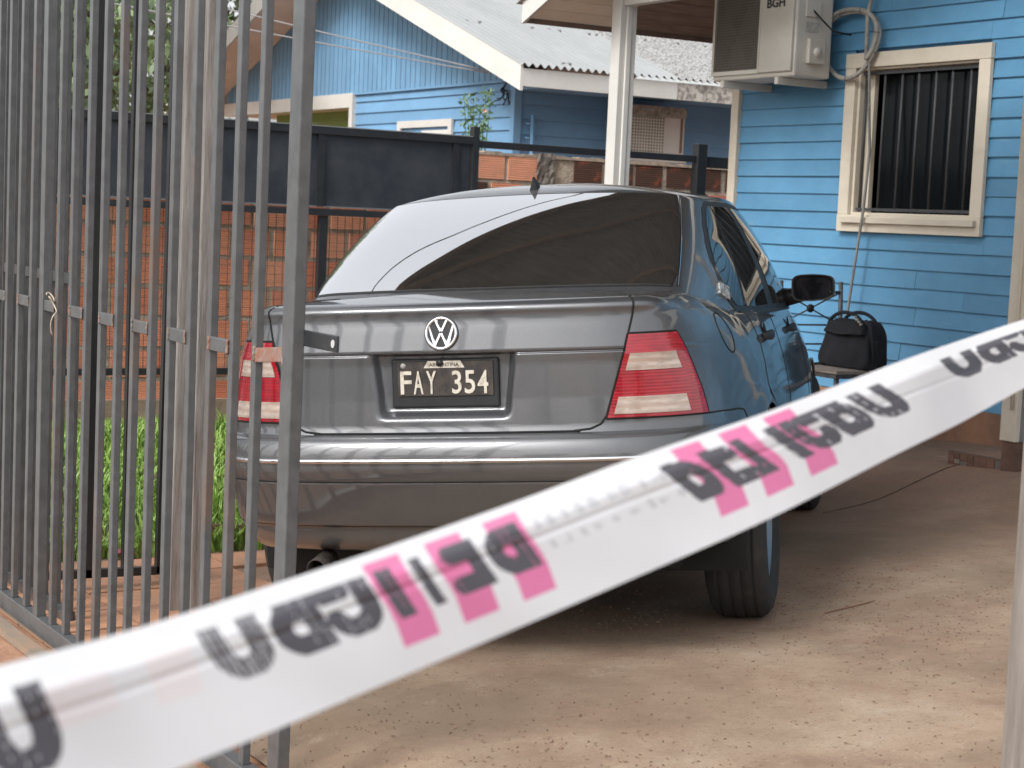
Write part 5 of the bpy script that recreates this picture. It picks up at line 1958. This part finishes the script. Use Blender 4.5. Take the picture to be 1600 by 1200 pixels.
TX = [-160, 0, 200, 400, 600, 800, 1000, 1200, 1400, 1500, 1620, 1800]
TT = [1083, 1040, 986, 922, 856, 786, 712, 643, 567, 532, 493, 440]          # top edge
TB = [1372, 1312, 1232, 1153, 1069, 985, 899, 811, 710, 661, 596, 510]        # bottom edge
TD = [.80, .85, .93, 1.01, 1.10, 1.20, 1.32, 1.47, 1.70, 1.86, 2.05, 2.35]    # distance of the tape
NS, NTT = 1150, 66
sx_ = np.linspace(-160, 1800, NS)
def cr_(v): return catmull(np.stack([TX, v], 1), 4000)
tt_c, tb_c, td_c = cr_(TT), cr_(TB), cr_(TD)
ytop = np.interp(sx_, tt_c[:, 0], tt_c[:, 1])
ybot = np.interp(sx_, tb_c[:, 0], tb_c[:, 1])
dep = np.interp(sx_, td_c[:, 0], td_c[:, 1])
R_, U_, F_ = np.array(rgt), np.array(upv), np.array(fwd)
E_ = np.array(EYE)
def rays(x, y): return F_+R_*((x-800)/FPX)[:, None]-U_*((y-600)/FPX)[:, None]
# the width runs square to the edge: shift the lower edge along the tape
lean = 0.36*(ybot-ytop)*.88
Ptop = E_+rays(sx_-lean*.30, np.interp(sx_-lean*.30, tt_c[:, 0], tt_c[:, 1]))*dep[:, None]
Pbot = E_+rays(sx_+lean*.70, np.interp(sx_+lean*.70, tb_c[:, 0], tb_c[:, 1]))*(dep*.995)[:, None]
vv = np.linspace(0, 1, NTT)                 # 0 bottom .. 1 top
grid = Pbot[None]+(Ptop-Pbot)[None]*vv[:, None, None]
# the upper fifth rolls back from the camera; soft waves along the length
Wd = np.linalg.norm(Ptop-Pbot, axis=1)
arc = np.concatenate([[0], np.cumsum(np.linalg.norm(np.diff((Ptop+Pbot)/2, axis=0), axis=1))])
back = np.array((F_[0], F_[1], 0.0))
back /= np.linalg.norm(back)
fold = np.interp(vv, [0, .76, .80, .84, .88, 1], [0, 0, .05, .22, .50, 1.35])*.075
wav = .0016*np.sin(arc*61+6*vv[:, None])*np.sin(arc*17)[None]+.0022*np.exp(-((vv[:, None]-.60-.05*np.sin(arc*3))/.02)**2)+.006*np.sin(arc*9+1)[None]*np.sin(vv*2.2+.3)[:, None]+.003*np.sin(arc*23+2)[None]*vv[:, None]
vr = grid-E_
vr = vr/np.linalg.norm(vr, axis=-1, keepdims=True)      # depth only: the film rolls straight away from the viewer's side
grid = grid+vr*(fold[:, None]+wav)[..., None]

# lettering: stroke glyphs, cell height 1
def arcp(cx, cy, rx, ry, a0, a1, n=14):
    return [(cx+rx*math.cos(math.radians(a0+(a1-a0)*k/(n-1))), cy+ry*math.sin(math.radians(a0+(a1-a0)*k/(n-1)))) for k in range(n)]


GL = {'P': [[(.1, 0), (.1, 1)], [(.1, .94)]+arcp(.32, .72, .2, .22, 90, -90)+[(.1, .50)]],
      'E': [[(.1, 0), (.1, 1)], [(.1, .94), (.55, .94)], [(.1, .5), (.48, .5)], [(.1, .06), (.55, .06)]],
      'L': [[(.1, 0), (.1, 1)], [(.1, .06), (.55, .06)]],
      'I': [[(.1, 0), (.1, 1)]],
      'G': [arcp(.33, .70, .23, .25, 20, 180)+arcp(.33, .30, .23, .25, 180, 360)+[(.56, .45), (.36, .45)]],
      'R': [[(.1, 0), (.1, 1)], [(.1, .94)]+arcp(.32, .72, .2, .22, 90, -90)+[(.1, .50)], [(.30, .5), (.56, 0)]],
      'O': [arcp(.33, .70, .23, .25, 0, 180)+arcp(.33, .30, .23, .25, 180, 360)+[(.56, .70)]]}


def inside(ch, X, Y, wd=.128):
    m = np.zeros(X.shape, bool)
    for st_ in GL[ch]:
        for (x0, y0), (x1, y1) in zip(st_[:-1], st_[1:]):
            dx, dy = x1-x0, y1-y0
            L2 = dx*dx+dy*dy+1e-9
            t = np.clip(((X-x0)*dx+(Y-y0)*dy)/L2, 0, 1)
            m |= np.hypot(X-x0-t*dx, Y-y0-t*dy) < wd
    return m


cxm = (sx_[:-1]+sx_[1:])/2
vm = (vv[:-1]+vv[1:])/2
CX, CV = np.meshgrid(cxm, vm)
code = np.zeros(CX.shape, int)
letters = []
# pink bars (screen positions along the tape of their middles, lower and upper limits across it)
pinks = [(627, 56, .20, .93), (722, 54, .20, .93), (812, 52, .19, .93), (1121, 44, .20, .96), (1194, 43, .20, .96), (1263, 42, .20, .96)]
for n_i, (c, wd, v0, v1) in enumerate(pinks):
    m = (np.abs(CX-c+(CV-.35)*(34 if c < 1000 else 62)*np.clip((CV-.35)*3, 0, 1)) < wd/2) & (CV > v0) & (CV < v1)
    code[m] = 100+n_i
faint = [(115, 120, .50, .78), (265, 70, .45, .80)]
for n_i, (c, wd, v0, v1) in enumerate(faint):
    m = (np.abs(CX-c) < wd/2) & (CV > v0) & (CV < v1)
    code[m & (code == 0)] = 200+n_i
words = [([('O', 372, 84), ('R', 462, 78), ('G', 545, 78), ('I', 613, 30), ('L', 648, 44), ('E', 722, 56), ('P', 790, 60)], True, .45, 1.08),
         ([('O', 18, 110)], True, .32, 1.10),
         ([('P', 1085, 50), ('E', 1142, 48), ('L', 1190, 44), ('I', 1228, 24), ('G', 1268, 50), ('R', 1322, 48), ('O', 1375, 48)], False, .43, 1.08),
         ([('O', 1508, 44), ('R', 1555, 42), ('G', 1600, 42)], True, .52, 1.12)]
li = 0
for seq, rot, v0, v1 in words:
    for chn, c, wd in seq:
        cxs = CX-c+(CV-.62)*(46 if rot else 95)*(1.0 if c > 100 else .4)
        X = cxs/wd*.66+.33
        Y = (CV-v0)/(v1-v0)
        Y = 1-Y                              # printed upside down
        if rot:
            X = .66-X
        if chn == 'I':
            X = cxs/wd*.30+.1
        m = inside(chn, X, Y) & (np.abs(cxs) < wd*.62) & (CV > v0-.03) & (CV < .845)
        # worn ink
        str_ = np.sin(cxs*.62+.8*np.sin(CV*5+li))+np.sin(cxs*1.31+li*1.7)+.5*np.sin(cxs*2.3+CV*3)
        wear = str_ < (1.15 if (chn == 'O' and 300 < c < 420) else 2.05)
        code[m & wear] = 300+li
        letters.append(li)
        li += 1
# faded small print between the two words
sm = np.zeros(CX.shape, bool)
rs2 = np.random.default_rng(3)
for (xa, xb, va, vb) in ((845, 1070, .70, .82), (850, 1060, .50, .60)):
    x = xa
    while x < xb:
        wl_ = rs2.uniform(10, 17)
        sh_ = (CV-.6)*60
        for q in range(rs2.integers(2, 4)):
            o_ = x+rs2.uniform(0, wl_)
            va2, vb2 = va+rs2.uniform(0, .02), vb-rs2.uniform(0, .03)
            sm |= (np.abs(CX-o_+sh_) < rs2.uniform(1.2, 2.6)) & (CV > va2) & (CV < vb2)
        if rs2.random() < .7:
            hv_ = rs2.choice([va+.012, (va+vb)/2, vb-.015])
            sm |= (CX+sh_ > x) & (CX+sh_ < x+wl_) & (np.abs(CV-hv_) < .010)
        x += wl_+rs2.uniform(4, 16)
code[sm & (code == 0)] = 250


def film(name, col, trans):
    m, t, p = nodes(name)
    v = ramp(t, [(.3, tuple(c*.92 for c in col)), (.7, col)])
    t.links.new(noise(t, 7, 5, .6), v.inputs[0])
    t.links.new(v.outputs[0], p.inputs['Base Color'])
    p.inputs['Roughness'].default_value = .38
    tr_ = t.nodes.new('ShaderNodeBsdfTranslucent')
    t.links.new(v.outputs[0], tr_.inputs['Color'])
    mx = t.nodes.new('ShaderNodeMixShader')
    mx.inputs[0].default_value = trans
    t.links.new(p.outputs[0], mx.inputs[1])
    t.links.new(tr_.outputs[0], mx.inputs[2])
    t.links.new(mx.outputs[0], t.nodes['Material Output'].inputs['Surface'])
    return m


M['film'] = film('white_tape_film', (.78, .795, .82), .30)
M['ink'] = film('black_tape_ink', (.070, .066, .078), .08)
M['pinkink'] = film('pink_tape_ink', (.74, .20, .40), .25)
M['faintpink'] = film('faded_pink_ink', (.80, .755, .775), .3)
M['faintgrey'] = film('faded_grey_ink', (.56, .57, .60), .2)
tape = thing('barrier_tape', 'white plastic barrier tape with upside-down PELIGRO in black and pink bars', 'tape', tuple(grid[NTT//2, NS//2]))
flat = grid.reshape(-1, 3)


def cells(mask):
    ii, jj = np.nonzero(mask)
    a = ii*NS+jj
    q = np.stack([a, a+1, a+NS+1, a+NS], 1)
    us, inv = np.unique(q, return_inverse=True)
    mb = MB()
    mb.v = [tuple(p) for p in flat[us].tolist()]
    mb.f = [tuple(r) for r in inv.reshape(q.shape).tolist()]
    return mb


build('film', cells(code == 0), M['film'], tape, smooth=True)
for n_i in range(len(pinks)):
    if (code == 100+n_i).any():
        build('pink_bar', cells(code == 100+n_i), M['pinkink'], tape, smooth=True)
for n_i in range(len(faint)):
    build('faded_bar', cells(code == 200+n_i), M['faintpink'], tape, smooth=True)
for n_i in letters:
    if (code == 300+n_i).any():
        build('letter', cells(code == 300+n_i), M['ink'], tape, smooth=True)
if (code == 250).any():
    build('small_print', cells(code == 250), M['faintgrey'], tape, smooth=True)
# ------------------------------------------------------------------ carport roof above the drive (out of frame; it is mirrored in the rear window and shades the drive)
cp = thing('carport_roof', 'dark corrugated carport roof above the drive, mirrored in the rear window', 'roof', (4.6, 5.6, 3.05))
CPZ = 3.02
mb = MB()
xs = np.arange(2.35, 5.94, .076/4)
def ce(x): return 6.62+(x-2.73)*.425
mb.grid([[(float(x), 3.9 if k == 0 else ce(float(x)), CPZ+.012*math.sin(2*math.pi*float(x)/.076)) for x in xs] for k in (0, 1)])
build('roof_sheet', mb, simple('dark_roof_underside', (.085, .080, .075), .8, var=.3, vscale=3), cp, smooth=True)
for yb in (4.1, 5.4, 6.5):
    build('purlin', MB().box((2.36, yb, CPZ-.075), (5.94, yb+.05, CPZ-.016)), simple('purlin_wood_%d' % int(yb*10), (.10, .075, .06), .9), cp)
build('edge_beam', MB().bar((2.36, ce(2.36)-.03, CPZ-.05), (5.94, ce(5.94)-.03, CPZ-.05), .04, .08), simple('edge_wood', (.10, .075, .06), .9), cp)
ln = [(2.2+3.9*k/12, ce(2.2+3.9*k/12)+.42+.03*math.sin(k), CPZ+.1-.004*(k-6)**2*-.4) for k in range(13)]
tag(build('overhead_cable', MB().tube(ln, .008, 6), M['blackplastic'], smooth=True), 'dark overhead cable running beside the carport edge, mirrored in the rear window', 'cable')
